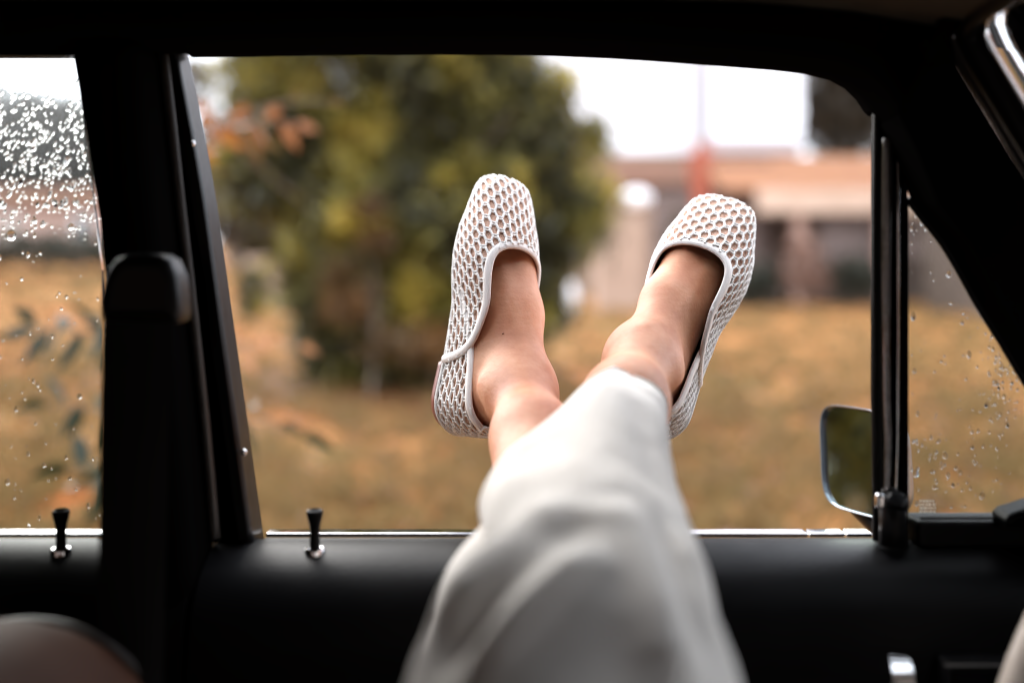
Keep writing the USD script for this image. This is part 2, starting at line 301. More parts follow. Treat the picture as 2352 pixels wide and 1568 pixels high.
OPEN = [tuple(p) for p in smooth_line([(606, 1236), (590, 1120), (572, 990), (545, 800), (520, 620), (500, 480), (470, 310), (431, 122)], 30)]
inner = [(x - 32 + 6 * k / 29, y) for k, (x, y) in enumerate(OPEN)]
obj('window_frame', slab(wp(OPEN + inner[::-1], 0.812), 0.776, 0.812, 0.009, 5), paint, front, smooth=50)
obj('door_jamb', slab(wp([(x - 26, y) for x, y in OPEN] + [(x - 130, y) for x, y in OPEN[::-1]], 0.808), 0.794, 0.810, 0.002), trim, front, smooth=40)
topf = [(431, 126)] + TOP[4:-1] + [(2006, 262), (2030, 262), (2020, 225), (1985, 170), (1940, 140), (1860, 122), (1500, 100), (1000, 85), (425, 90)]
obj('window_header', slab(wp(topf, 0.80), 0.776, 0.812, 0.006), matt_rubber, front, smooth=40)
for k, (fx, fy) in enumerate([(447, 330), (566, 1038)]):
    obj('frame_clip', trimesh.creation.icosphere(2, 0.0026).apply_translation(at(fx - 6, fy, 0.779)), chrome, front, smooth=True)
# sill: bright strip outside, rubber lip inside
def sill(x0, x1, parent, breaks=()):
    e = [x0, *breaks, x1]
    for a, b in zip(e[:-1], e[1:]):
        obj('sill_trim', box(a + 0.0004, b - 0.0004, 0.806, 0.820, 0.9835, 0.9872, 0.0016), chrome, parent, smooth=60)
    obj('sill_seal', box(x0, x1, 0.789, 0.803, 0.960, 0.9885 - 0.0035, 0.003), rubber, parent, smooth=60)
sill(at(604, 0, 0.80)[0], at(2012, 0, 0.80)[0], front, (at(1855, 0, 0.81)[0], at(1940, 0, 0.81)[0]))
sill(-0.95, at(232, 0, 0.80)[0], rear)

def lock_pin(px, py, parent):
    b = at(px, py, 0.764); h = 0.0325
    pin = lathe([(0.0, h - 0.0018), (0.0035, h - 0.0016), (0.0048, h), (0.0062, h - 0.0008), (0.0064, h - 0.003), (0.0056, h - 0.0065), (0.0042, h - 0.012), (0.0037, h - 0.018), (0.0039, h - 0.026), (0.0043, -0.01)], 28).apply_translation([b[0], b[1], 0.984])
    p = obj('lock_pin', pin, rubber, parent, smooth=50)
    fer = lathe([(0.0046, 0.002), (0.0052, 0.0032), (0.0066, 0.0034), (0.0078, 0.0022), (0.0082, -0.004)], 28).apply_translation([b[0], b[1], 0.9835])
    obj('lock_ferrule', fer, chrome, parent, smooth=50)
lock_pin(723, 1262, front); lock_pin(140, 1262, rear)

# ---- quarter-light: post, bright channels, pivot, glass
obj('window_post', slab(wp([(2007, 262), (2016, 292), (2056, 400), (2094, 470, .772), (2094, 1255, .772), (2016, 1255), (2006, 900)], 0.80), 0.770, 0.806, 0.010, 5), matt_rubber, front, smooth=50)
obj('post_channel', tube(w3(smooth_line([(2037, 318), (2036, 600), (2036, 900), (2040, 1020), (2036, 1140)], 30), 0.770), np.linspace(0.0042, 0.0024, 30), 12), mat('worn_channel', (0.30, 0.30, 0.31), 0.22, metal=0.85, rvar=(0.15, 0.4, 20)), front, smooth=True)
obj('post_channel', tube(w3(smooth_line([(2063, 345), (2063, 700), (2062, 1000), (2058, 1140)], 30), 0.770), np.linspace(0.0016, 0.0009, 30), 8), chrome, front, smooth=True)
obj('post_seal', tube(w3([(2014, 262), (2012, 500), (2011, 900), (2014, 1240)], 0.774), 0.0034, 8), rubber, front, smooth=True)
piv = lathe([(0.0, -0.016), (0.0075, -0.010), (0.0100, -0.007), (0.0104, 0.006)], 28)
piv.apply_transform(trimesh.transformations.rotation_matrix(-math.pi / 2, [1, 0, 0])); piv.apply_translation(at(2052, 1152, 0.768))
obj('vent_pivot', piv, paint, front, smooth=50)
obj('vent_catch', box(*[v for a, b in zip(at(2022, 1150, 0.757) - [0.004, 0.003, 0.006], at(2022, 1150, 0.757) + [0.004, 0.003, 0.006]) for v in (a, b)], 0.0028), chrome, front, smooth=60)
obj('vent_post', tube(w3([(2050, 1160), (2051, 1210), (2050, 1250)], 0.765), 0.0105, 14), paint, front, smooth=True)
obj('vent_base', box(at(2088, 0, 0.79)[0], 0.75, 0.772, 0.806, at(0, 1246, .79)[2], at(0, 1185, 0.79)[2], 0.004), rubber, front, smooth=60)
obj('vent_base_trim', box(at(2092, 0, 0.79)[0], 0.66, 0.7705, 0.7730, at(0, 1194, 0.77)[2], at(0, 1187, 0.77)[2], 0.001), seal_m, front, smooth=60)
obj('vent_frame', tube(w3(smooth_line([(2088, 455), (2128, 506), (2168, 556), (2208, 622), (2250, 698), (2300, 778), (2352, 864), (2450, 1026), (2560, 1200)], 40), 0.778), 0.0042, 10), paint, front, smooth=True)
vent_glass = obj('vent_glass', slab(wp([(2050, 410), (2090, 462), (2168, 556), (2250, 698), (2352, 864), (2560, 1200), (2050, 1200)], 0.795), 0.793, 0.797, 0.0), glass, front)
obj('corner_cover', slab(wp([(2288, 1178), (2300, 1166), (2352, 1150), (2500, 1110), (2600, 1200), (2288, 1200)], 0.77), 0.752, 0.776, 0.004), vinyl, front, smooth=40)
etch_m = usdkit.material(stage, LK + 'etched_mark', {'d': ('diffuse_bsdf', {'color': (0.8, 0.78, 0.76)}), 't': ('translucent_bsdf', {'color': (0.85, 0.83, 0.8)}), 'x': ('mix_closure', {'fac': 0.75})}, [('d.BSDF', 'x.closure1'), ('t.BSDF', 'x.closure2')], surface='x.closure')
rows = []
for r in range(4):
    x = 2112
    while x < 2148:
        w_ = random.uniform(3, 8); a = at(x, 1148 + r * 8, 0.7925); b = at(min(x + w_, 2149), 1148 + r * 8 + 4.5, 0.7925)
        rows.append(box(a[0], b[0], 0.7922, 0.7928, b[2], a[2])); x += w_ + random.uniform(2, 4)
obj('glass_mark', cat(rows), etch_m, vent_glass)

obj('rear_pillar', slab(wp([(-1500, 30), (-980, 30), (-1010, 128), (-1180, 700), (-1240, 1500), (-1750, 1500)]), 0.722, 0.777, 0.014), trim, car, smooth=40)
# ---- rear pane
rear_glass = obj('rear_glass', slab(wp([(-1050, 120), (175, 120), (236, 620), (236, 1240), (-1050, 1240)], 0.795), 0.793, 0.797, 0.0), misty, rear)
obj('rear_frame', slab(wp([(164, 118, .776), (300, 100), (330, 290), (362, 500), (376, 620), (376, 1240), (236, 1240, .776), (240, 640, .776), (228, 505, .776), (194, 290, .776)], 0.795), 0.776, 0.812, 0.003), matt_rubber, rear, smooth=40)
obj('rear_header', slab(wp([(-1050, 128), (168, 128), (168, 96), (-1050, 96)], 0.80), 0.776, 0.812, 0.004), matt_rubber, rear, smooth=40)

base_drop = trimesh.creation.icosphere(1, 1.0)
bv = np.array(base_drop.vertices); bf = np.array(base_drop.faces)
def drops(spots, parent, face=0.7972):
    """beads of rain on the outside of a pane: (px, py, width, length, lean) in photograph units"""
    V, F = [], []; n = 0
    for px, py, w, l, lean in spots:
        k = 0.795 / FPX; v = bv * [w * k / 2, w * k * 0.16, l * k / 2]
        tail = np.clip(v[:, 2] / (l * k / 2), 0, 1); v[:, 0] *= 1 - 0.35 * tail; v[:, 0] += v[:, 2] * lean
        v = v * (1 + 0.12 * (rng.random((len(v), 1)) - 0.5)); v[:, 1] = np.maximum(v[:, 1], -0.0001)
        V.append(v + at(px, py, 0.795) * [1, 0, 1] + [0, face, 0]); F.append(bf + n); n += len(v)
    obj('raindrops', (np.vstack(V), np.vstack(F)), water, parent, smooth=True, kind='stuff')
sp = []
while len(sp) < 760:                      # dense, wind-leaned beads high on the rear pane
    x, y = rng.uniform(-60, 232), rng.uniform(140, 560)
    edge = 168 + (y - 140) * 0.15
    if x > edge + 4: continue
    dens = np.interp(y, [140, 185, 240, 470, 520, 560], [0.25, 0.6, 1, 1, 0.45, 0.06])
    if rng.random() > dens: continue
    s = rng.gamma(3.0, 0.78) * np.interp(y, [140, 300, 450, 560], [0.8, 1.0, 1.5, 1.3]) + 2.8
    sp.append((x, y, s, s * rng.uniform(1.1, 2.2) * np.interp(y, [150, 420, 560], [1.2, 0.9, 0.6]), rng.uniform(0.35, 0.6) * np.interp(y, [150, 450, 560], [1, 0.7, 0.1])))
for _ in range(75):
    x, y = rng.uniform(-30, 228), rng.uniform(560, 1215); s = rng.gamma(2.0, 1.5) + 2.0
    sp.append((x, y, s, s * rng.uniform(1, 1.5), 0))
sp += [(22, 540, 24, 26, 0), (180, 910, 13, 14, 0), (157, 1098, 10, 12, 0), (200, 1162, 9, 13, 0), (62, 1042, 8, 11, 0), (160, 520, 16, 17, 0), (76, 505, 13, 17, 0)]
drops(sp, rear_glass)
sp = []
while len(sp) < 210:
    x, y = rng.uniform(2096, 2352), rng.uniform(480, 1180)
    hyp = np.interp(y, [462, 556, 698, 864, 1030], [2092, 2168, 2250, 2352, 2460])
    if x > hyp - 12: continue
    c = np.exp(-((x - (2300 - (y - 850) * 0.05)) / 40) ** 2) * np.exp(-((y - 850) / 130) ** 2)
    dens = 0.08 + 0.92 * c + (0.35 if y < 560 else 0) + (0.28 if 980 < y < 1130 and x < 2250 else 0)
    if rng.random() > dens: continue
    s = rng.gamma(2.2, 1.5) + 2.4; sp.append((x, y, s, s * rng.uniform(1.0, 1.8), 0))
sp += [(2107, 1088, 15, 19, 0), (2103, 852, 9, 14, 0), (2120, 512, 9, 14, 0), (2160, 1013, 9, 11, 0), (2250, 990, 9, 12, 0)]
drops(sp, vent_glass)

# ---- door furniture
arm = obj('armrest', box(at(2178, 0, 0.69)[0], 0.75, 0.688, 0.72, 0.86, at(0, 1527, 0.69)[2], 0.004), vinyl, front, smooth=50)
obj('armrest_trim', box(at(2170, 0, 0.687)[0], 0.74, 0.6865, 0.690, at(0, 1531, 0.687)[2], at(0, 1527, 0.687)[2], 0.0006), seal_m, front, smooth=60)
lv = []
for k in np.linspace(0, 1, 11):                       # a chrome flap lever, curling towards the cabin at its top
    g_ = -0.5 + 2.0 * k; p_ = at(2072 + 12 * k, 1578, 0.668) + [0, 0.017 * (1 - math.cos(g_)), 0.016 * math.sin(g_)]; i_ = np.array([0, 0.0022 * math.cos(g_), -0.0022 * math.sin(g_)])
    lv += [p_ + [-0.0072, 0, 0], p_ + [0.0072, 0, -0.0012], p_ + [0.0072, 0, -0.0012] + i_, p_ + [-0.0072, 0, 0] + i_]
F = []
for k in range(10):
    for j in range(4): F.append((k * 4 + j, k * 4 + (j + 1) % 4, k * 4 + 4 + (j + 1) % 4, k * 4 + 4 + j))
F += [(0, 3, 2, 1), (40, 41, 42, 43)]
obj('door_lever', (np.array(lv), F), chrome, front, smooth=35)
esc = lathe([(0.0, 0.0), (0.012, 0.0), (0.016, -0.003), (0.017, -0.014)], 30)
esc.apply_transform(trimesh.transformations.rotation_matrix(math.pi / 2, [1, 0, 0])); esc.apply_translation(at(2080, 1616, 0.698))
obj('lever_rosette', esc, chrome, front, smooth=40)

# ---- seat belt on the pillar
guide = [(240, 742), (226, 732), (224, 690), (231, 650), (246, 612), (262, 593), (285, 584), (330, 581), (368, 584), (388, 596), (404, 634), (411, 680), (413, 722), (408, 740), (392, 745)]
obj('belt_guide', slab(wp(guide, 0.674), 0.672, 0.698, 0.009, 6), mat('belt_plastic', (0.003, 0.003, 0.0032), 0.34, spec=0.2), car, smooth=60)
bl = smooth_line([(238, 720, 0.682), (233, 900, 0.675), (229, 1120, 0.66), (226, 1350, 0.64), (222, 1700, 0.60)], 30)
br = smooth_line([(392, 720, 0.682), (390, 900, 0.672), (384, 1120, 0.66), (378, 1350, 0.64), (372, 1700, 0.60)], 30)
bv_, bn = [], 9
for a, b in zip(bl, br):
    for t in np.linspace(0, 1, bn):
        q = a * (1 - t) + b * t; bv_.append(at(q[0], q[1], q[2] - 0.0025 * math.sin(math.pi * t)))
bv_ = np.array(bv_); ii, jj = np.meshgrid(np.arange(29), np.arange(bn - 1), indexing='ij'); g0 = (ii * bn + jj).ravel()
bq = np.stack([g0, g0 + 1, g0 + bn + 1, g0 + bn], 1); m_ = len(bv_)
obj('belt_strap', (np.vstack([bv_, bv_ + [0, 0.0015, 0]]), np.vstack([bq, (bq + m_)[:, ::-1]])), belt_m, car, smooth=True)

# ---- door mirror, outside
n_ = np.array([-0.93, -0.364, 0.17]); n_ /= np.linalg.norm(n_); a_ = np.cross([0, 0, 1], n_); a_ /= np.linalg.norm(a_); b_ = np.cross(n_, a_)
mc = np.array([0.3385, 0.955, 1.016]) - a_ * 0.013
def sq(w, h, n=40, e=4.6):
    t = np.arange(n) * 2 * np.pi / n; c, s = np.cos(t), np.sin(t)
    x = np.sign(c) * np.abs(c) ** (2 / e) * w / 2; y = np.sign(s) * np.abs(s) ** (2 / e) * h / 2
    return np.stack([x - 0.27 * y, y + 0.003 * (x / w)], 1)
def ring(w, h, dn): q = sq(w, h); return mc + q[:, :1] * a_ + q[:, 1:] * b_ + dn * n_
mw, mh = 0.098, 0.100
mir = obj('wing_mirror', loft([ring(mw * .45, mh * .45, -0.045), ring(mw * .8, mh * .8, -0.034), ring(mw * .97, mh * .97, -0.016), ring(mw, mh, -0.004), ring(mw, mh, 0.001), ring(mw * .992, mh * .988, 0.003), ring(mw * .975, mh * .968, 0.0028), ring(mw * .96, mh * .952, -0.001)], True, False), mat('brushed_rim', (0.22, 0.245, 0.29), 0.25, metal=0.9), car, smooth=50)
obj('mirror_glass', loft([ring(mw * .965, mh * .957, -0.002), ring(mw * .945, mh * .937, -0.0012)], True, True), mirror_m, mir, smooth=30)
obj('mirror_stalk', tube([mc - b_ * 0.045 - n_ * 0.01, mc + np.array([0.02, -0.03, -0.065]), mc + np.array([0.05, -0.08, -0.09])], [0.009, 0.010, 0.012], 14), paint, mir, smooth=True)

# ---- windshield corner
A0 = at(2212, 58, 0.72); dn = at(2352, 288, 0.72) - at(2279, 168, 0.72); dn /= np.linalg.norm(dn)
cor = A0 + dn * 0.012; up_edge = []
ang = np.linspace(0, 1, 10)
top_dir = np.array([0.0, -1.0, 0.0])
edge = [A0 + dn * s for s in (0.62, 0.4, 0.25, 0.15, 0.09, 0.05, 0.028)] + [A0 + dn * (0.014 * (1 - t)) + top_dir * 0.018 * t * t + np.array([0.001, 0, 0.002 * t]) for t in (0.2, 0.5, 0.8, 1.0)] + [A0 + top_dir * s + [0, 0, 0.002] for s in (0.05, 0.1, 0.2, 0.4, 0.7, 1.0, 1.3)]
edge = smooth_line(edge, 120)
wn = np.cross(dn, top_dir); wn /= np.linalg.norm(wn); wn = wn if wn[0] > 0 else -wn
ctr = A0 + dn * 0.3 + top_dir * 0.65
inw = (ctr - edge); inw /= np.linalg.norm(inw, axis=1, keepdims=True)
ws = obj('windshield', (np.vstack([edge + wn * 0.012, (A0 + dn * 0.62 + top_dir * 1.3 + wn * 0.012)[None]]), [(k, k + 1, 120) for k in range(119)]), glass, car)
obj('windshield_gasket', tube(edge - inw * 0.004 - wn * 0.002, 0.0085, 12), rubber, ws, smooth=True)
obj('windshield_trim', tube(edge + inw * 0.0045 + wn * 0.004, 0.0052, 12, up=wn, flat=0.45), chrome, ws, smooth=True)
obj('pillar_trim', tube(edge[:70] - inw[:70] * 0.019 - wn * 0.006, np.linspace(0.0052, 0.0025, 70), 10), mat('grey_trim', (0.10, 0.09, 0.085), 0.4), car, smooth=True)

# ---- steering wheel rim at the lower right, and the front seats
wc = np.array([0.3325, 0.44, 0.962]); ax1 = np.array([0, 1.0, 0]); ax2 = np.array([0.40, 0, 0.92]); ax2 /= np.linalg.norm(ax2); axn = np.cross(ax1, ax2)
th = np.linspace(0, 2 * np.pi, 97)[:-1]
wheel = obj('steering_wheel', tube(wc + 0.19 * (np.cos(th)[:, None] * ax1 + np.sin(th)[:, None] * ax2), 0.0135, 16, closed=True), ivory, car, smooth=True)
obj('wheel_hub', trimesh.creation.icosphere(3, 0.05).apply_scale([0.5, 1, 1]).apply_translation(wc + np.array([0.05, 0, -0.02])), ivory, wheel, smooth=True)
for s in (-1, 1):
    obj('wheel_spoke', tube([wc + s * 0.185 * ax1, wc + s * 0.09 * ax1 + [0.025, 0, -0.012], wc + [0.05, 0, -0.02]], [0.009, 0.010, 0.013], 12), ivory, wheel, smooth=True)
obj('steering_column', tube([wc + [0.05, 0, -0.02], wc + [0.45, 0, -0.20]], 0.028, 16), trim, wheel, smooth=True)

def cushion(cx, cy, cz, sx, sy, sz, e=3.2, tilt=0.0, n=56):
    u = np.linspace(-np.pi / 2, np.pi / 2, n // 2); v = np.linspace(-np.pi, np.pi, n, endpoint=False)
    f = lambda w, k: np.sign(w) * np.abs(w) ** (2 / k)
    U, V = np.meshgrid(u, v, indexing='ij')
    p = np.stack([sx * f(np.cos(U), e) * f(np.cos(V), e), sy * f(np.cos(U), e) * f(np.sin(V), e), sz * f(np.sin(U), e)], -1).reshape(-1, 3)
    i, j = np.meshgrid(np.arange(len(u) - 1), np.arange(n), indexing='ij'); j2 = (j + 1) % n
    q = np.stack([i * n + j, i * n + j2, (i + 1) * n + j2, (i + 1) * n + j], -1).reshape(-1, 4)
    m = tm((p, q)); m.apply_transform(trimesh.transformations.rotation_matrix(tilt, [0, 1, 0])); m.apply_translation([cx, cy, cz]); return m
SEAT_Y = 0.42
for k, (sy, name_) in enumerate([(SEAT_Y, 'driver_seat'), (-0.38, 'passenger_seat')]):
    seat = obj('seat_cushion', cushion(0.02, sy, 0.52, 0.26, 0.25, 0.08), leather, car, smooth=True)
    if k == 0:
        bc = (-0.292, 0.47, 0.744); bs = (0.135, 0.25, 0.268); be, bt = 2.5, -0.10; back = cushion(*bc, *bs, be, bt)
    else:
        back = cushion(-0.42, sy, 0.66, 0.085, 0.24, 0.22, 3.0, -0.6)
    sb = obj('seat_backrest', back, leather, car, smooth=True)
    if k == 0:
        Rt = trimesh.transformations.rotation_matrix(bt, [0, 1, 0])[:3, :3]
        for dy in (-0.205, 0.15):
            kk = (1 - abs(dy / bs[1]) ** be) ** (1 / be); a = np.linspace(-0.6, 3.74, 60); f = lambda w: np.sign(w) * np.abs(w) ** (2 / be)
            pp = np.stack([bs[0] * kk * f(np.cos(a)), np.full(60, dy), bs[2] * kk * f(np.sin(a))], 1) @ Rt.T + bc
            obj('piping', tube(pp, 0.0055, 8), piping_m, sb, smooth=True)

# ---------------------------------------------------------------- the person: two legs out of the window
L = 0.25
class Foot: pass
def make_foot(O, s_axis, roll, lat, ankle, knee, hip):
    """O: bottom of the heel; s_axis: heel to toe; roll: turn about it (degrees); ankle in the foot's own coordinates"""
    f = Foot(); f.O = np.array(O); s = np.array(s_axis, float); s /= np.linalg.norm(s)
    hh = np.array([0, -1.0, 0]); hh -= s * (hh @ s); hh /= np.linalg.norm(hh)
    hh = Rotation.from_rotvec(s * np.radians(roll)).apply(hh); f.M = np.array([np.cross(s, hh), s, hh])
    f.lat = lat; f.ankle = f.O + np.array(ankle) @ f.M; f.knee = np.array(knee); f.hip = np.array(hip); return f
def W3(f, p): return f.O + np.asarray(p, float) @ f.M
def WS(f, p): return f.O + (np.asarray(p, float) * [f.w, 1, 1]) @ f.M
LF = make_foot((-0.0510, 0.936, 1.0464), (0.162, 0.17, 0.973), 33, -1, (.002, .046, .090), (0.030, 0.53, 0.965), (-0.08, 0.10, 0.70))
RF = make_foot((0.1180, 0.910, 1.0470), (0.385, 0.30, 0.885), -22, 1, (-.005, .046, .090), (0.022, 0.49, 1.004), (0.06, 0.10, 0.72))
LF.w, RF.w = 0.92, 1.08                          # the two shoes are seen creased differently across the ball
def leg_axis(f, y):
    """centre of the leg where it passes depth y"""
    pts = np.array([f.hip, f.knee, f.ankle]); return np.array([np.interp(y, pts[:, 1], pts[:, k]) for k in (0, 2)])

def cone(P, a, b, r1, r2):
    """distance to a tapered limb from a to b"""
    a, b = np.asarray(a), np.asarray(b); ab = b - a; t = np.clip(((P - a) @ ab) / (ab @ ab), 0, 1)
    return np.linalg.norm(P - a - t[..., None] * ab, axis=-1) - (r1 + (r2 - r1) * t)
def smin(a, b, k): h = np.clip(0.5 + 0.5 * (b - a) / k, 0, 1); return b * (1 - h) + a * h - k * h * (1 - h)

def foot_field(P, f, g, at_, as_, ah):
    d = cone(P, g(-.003, .034, .032), g(-.003, .060, .040), .0235, .025)                              # heel
    d = smin(d, cone(P, g(0, .030, .045), g(at_, as_ - .014, ah), .020, .021), .025)            # heel cord
    d = smin(d, cone(P, g(0, .058, .045), f.ankle, .022, .0225), .02)                          # ankle block
    d = smin(d, cone(P, f.ankle, g(-.010, .115, .053), .0235, .0210), .022)                     # instep
    d = smin(d, cone(P, g(-.010, .115, .051), g(-.014, .170, .030), .0215, .0175), .02)
    d = smin(d, cone(P, g(.004, .090, .035), g(.014, .160, .022), .021, .016), .02)            # outer edge
    d = smin(d, cone(P, g(-.016, .160, .026), g(-.012, .222, .014), .015, .010), .015)
    d = smin(d, cone(P, g(.012, .160, .022), g(.006, .212, .013), .013, .009), .015)
    d = smin(d, cone(P, g(at_ + .0175, as_ + .002, ah - .012), g(at_ + .0170, as_, ah - .004), .0092, .0085), .018)        # outer ankle bone
    d = smin(d, cone(P, g(at_ - .0100, as_ + .010, ah - .014), g(at_ - .0100, as_ + .008, ah - .006), .0075, .007), .024)    # inner ankle bone
    # tendons over the instep
    for o in (-.012, .000, .010):
        d = smin(d, cone(P, g(at_ - .004 + o * .6, .085, .0775), g(-.006 + o * 1.5, .155, .0435), .0030, .0025), .010)
    return d
def leg_field(P, f, foot=True):
    s = f.lat; g = lambda t, y, h: W3(f, (t * s, y, h)); ca = (f.ankle - f.O) @ f.M.T; at_, as_, ah = ca[0] * s, ca[1], ca[2]
    low = f.ankle + (f.knee - f.ankle) * 0.22 + np.array([-.0032 * s, 0, .001]); mid = f.ankle + (f.knee - f.ankle) * 0.58; d = 0.2
    if foot: d = foot_field(P, f, g, at_, as_, ah)
    d = smin(d, cone(P, f.ankle, low, .0235, .0300), .024)
    d = smin(d, cone(P, low, mid, .0305, .031), .02)
    d = smin(d, cone(P, low + [0, 0, -.008], mid + [0, 0, -0.018], .023, .032), .02)                           # calf
    d = smin(d, cone(P, mid, f.knee, .034, .037), .03)
    th = f.knee + (f.hip - f.knee) * 0.5
    d = smin(d, cone(P, f.knee + [0, 0, -.012], th, .036, .050), .03); d = smin(d, cone(P, th, f.hip, .050, .078), .03)
    return d
h = 0.0033; lo = np.array([-0.22, -0.05, 0.58]); hi = np.array([0.24, 1.05, 1.34])
N = np.ceil((hi - lo) / h).astype(int); F = np.full(N, 0.05)
xs = [lo[k] + h * np.arange(N[k]) for k in range(3)]
for y0 in range(0, N[1], 40):
    P = np.stack(np.meshgrid(xs[0], xs[1][y0:y0 + 40], xs[2], indexing='ij'), -1).astype(np.float32)
    ft = xs[1][min(y0 + 39, N[1] - 1)] > 0.76; a = leg_field(P, LF, ft); b = leg_field(P, RF, ft)
    pel = cone(P, LF.hip, RF.hip, .085, .085)
    F[:, y0:y0 + 40] = smin(smin(a, b, .012), pel, .03)
from scipy.ndimage import gaussian_filter
F = gaussian_filter(F, 0.0052 / h)                # flesh: soft transitions between the joints
body_mesh = surface_nets(F, lo, h)
trimesh.smoothing.filter_taubin(body_mesh, iterations=4)
def relief(mesh, f):
    """tendons, ankle bones and veins raised on the soft form"""
    v = np.array(mesh.vertices); n = np.array(mesh.vertex_normals); q = (v - f.O) @ f.M.T; s = f.lat; d = np.zeros(len(v))
    def line(pts, w, amp):
        P = np.array(pts, float) * [s, 1, 1]; best = np.full(len(v), 1e9)
        for a, b in zip(P[:-1], P[1:]):
            ab = b - a; t = np.clip(((q - a) @ ab) / (ab @ ab), 0, 1); best = np.minimum(best, np.linalg.norm(q - a - t[:, None] * ab, axis=1))
        return amp * np.exp(-(best / w) ** 2)
    d += line([(-.003, .070, .108), (-.006, .100, .080), (-.012, .150, .052)], .007, .0016) + line([(.004, .075, .100), (.006, .110, .070), (.010, .155, .046)], .006, .0011) + line([(-.008, .066, .112), (-.014, .090, .088), (-.022, .140, .050)], .0065, .0012)
    d += line([(.024, .040, .085), (.026, .044, .076)], .011, .0034) + line([(-.022, .052, .088), (-.024, .056, .080)], .011, .0026)
    d += line([(.012, .100, .068), (.002, .118, .066), (-.004, .145, .052)], .0028, .0006) + line([(.002, .118, .066), (.014, .138, .050)], .0026, .0005) + line([(-.020, .075, .085), (-.018, .105, .066)], .003, .0006)
    d -= line([(.020, .028, .072), (.022, .058, .062)], .008, .0018)
    mesh.vertices = v + n * d[:, None]
relief(body_mesh, LF); relief(body_mesh, RF)
person = thing('person', label='person in white linen trousers and crocheted flats, feet out of the car window', cat='person')
obj('body', body_mesh, skin, person, smooth=True)

# a small mole on the left instep
pr_ = np.array(body_mesh.vertices); px_ = np.stack([CX + pr_[:, 0] / pr_[:, 1] * FPX, CY - (pr_[:, 2] - EYE[2]) / pr_[:, 1] * FPX], 1)
near_ = np.flatnonzero(np.linalg.norm(px_ - [1152, 758], axis=1) < 9); mole_at = pr_[near_[np.argmin(pr_[near_, 1])]]
obj('mole', trimesh.creation.icosphere(2, 0.0009).apply_translation(mole_at), mat('mole_brown', (0.33, 0.13, 0.07), 0.5), person, smooth=True)

# ---- shoes
w_tab = np.array([(0.0, .0310), (.12, .0318), (.3, .0300), (.45, .0308), (.58, .0372), (.68, .0402), (.76, .0388), (.84, .0342), (.90, .0308), (.94, .0280), (.97, .0240), (.988, .0185), (1.0, .007)])
r_tab = np.array([(0.0, .092), (.3, .092), (.45, .086), (.55, .074), (.62, .066), (.70, .055), (.78, .0445), (.86, .035), (.92, .0280), (.96, .0225), (.985, .0170), (1.0, .010)])
from scipy.interpolate import PchipInterpolator
wf = PchipInterpolator(w_tab[:, 0], w_tab[:, 1]); rf = PchipInterpolator(r_tab[:, 0], r_tab[:, 1])
SH = 0.125                                        # fraction of the length where the heel curve begins
def last(e, th, off=0.0):
    """point of the shoe's form. e: 1 at the toe, SH at the heel curve, below 0 round the heel back (e = -1: middle of the heel);
    th: 0 at the sole edge, pi/2 on the ridge. Coordinates (t on one side, s, h)"""
    e, th = np.broadcast_arrays(np.asarray(e, float), np.asarray(th, float))
    n = np.where(e > SH, np.interp(e, [0.3, 0.7, 0.95], [2.6, 2.3, 2.9]), 2.6)
    ee = np.maximum(e, SH); w = wf(ee) + off; H = rf(ee) + off
    c = np.clip(np.cos(th), 0, 1) ** (2 / n); sn = np.clip(np.sin(th), 0, 1) ** (2 / n)
    bulge = 1 + 0.05 * np.sin(np.minimum(th * 2.2, np.pi))
    t = w * c * bulge; hgt = H * sn; s = ee * L
    phi = np.clip((SH - e) / (SH + 1.0), 0, 1) * np.pi / 2     # turn round the heel
    rad = t; t2 = rad * np.cos(phi); s2 = s - rad * np.sin(phi) * (SH * L / wf(SH)) * 1.0
    return np.stack([t2, np.where(e < SH, s2, s), hgt], -1)
TH = np.linspace(0, np.pi / 2, 160)
def across(e):
    """arc length from the ridge down to the sole edge, sampled over TH"""
    p = last(e, TH); d = np.r_[0, np.cumsum(np.linalg.norm(np.diff(p, axis=0), axis=1))]; return d[-1] - d
EG = np.r_[np.linspace(-1, SH, 40)[:-1], np.linspace(SH, 1.0, 100)]
AC = np.array([across(e) for e in EG])
base = last(EG, 0.15); along = np.r_[0, np.cumsum(np.linalg.norm(np.diff(base, axis=0), axis=1))]
rdg = last(EG, np.pi / 2 - 0.001); k0 = 39
al = along.copy()
seg = np.r_[0, np.cumsum(np.linalg.norm(np.diff(rdg[k0:], axis=0), axis=1))]
al[k0:] = al[k0] + seg                                   # forward of the heel the length runs along the ridge
def e_of(a): return np.interp(a, al, EG)
def th_of(e, b):
    """angle at which the across-length from the ridge is b"""
    k = np.interp(e, EG, np.arange(len(EG))); i = np.clip(k.astype(int), 0, len(EG) - 2); f = (k - i)[:, None]
    A = AC[i] * (1 - f) + AC[i + 1] * f
    return np.array([np.interp(-bb, -aa, TH) for bb, aa in zip(b, A)]), A[:, 0]
S_TH = 0.72
def vamp_top(e, lat):
    """angle up to which the front piece covers, at e; the lateral side runs down to the sole further back"""
    if lat: c = np.interp(e, [.25, .30, .34, .40, .46, .53, .61, .665, .685, .705, .714, .72], [1.002, .955, .92, .885, .84, .79, .73, .64, .54, .37, .2, 0])
    else: c = np.interp(e, [.30, .36, .45, .53, .61, .665, .685, .705, .714, .72], [1.002, .96, .90, .86, .80, .70, .58, .40, .22, 0])
    return np.arccos(np.clip(c, 0, 1) ** (2.45 / 2))
def quarter_top(e):
    hh = np.interp(e, [-1, -0.5, SH, .25, .35, .42, .50, .56], [.064, .062, .055, .048, .040, .030, .017, .009])
    return np.array([np.interp(x, last(ei, TH)[:, 2], TH) for ei, x in zip(np.atleast_1d(e), np.atleast_1d(hh))])

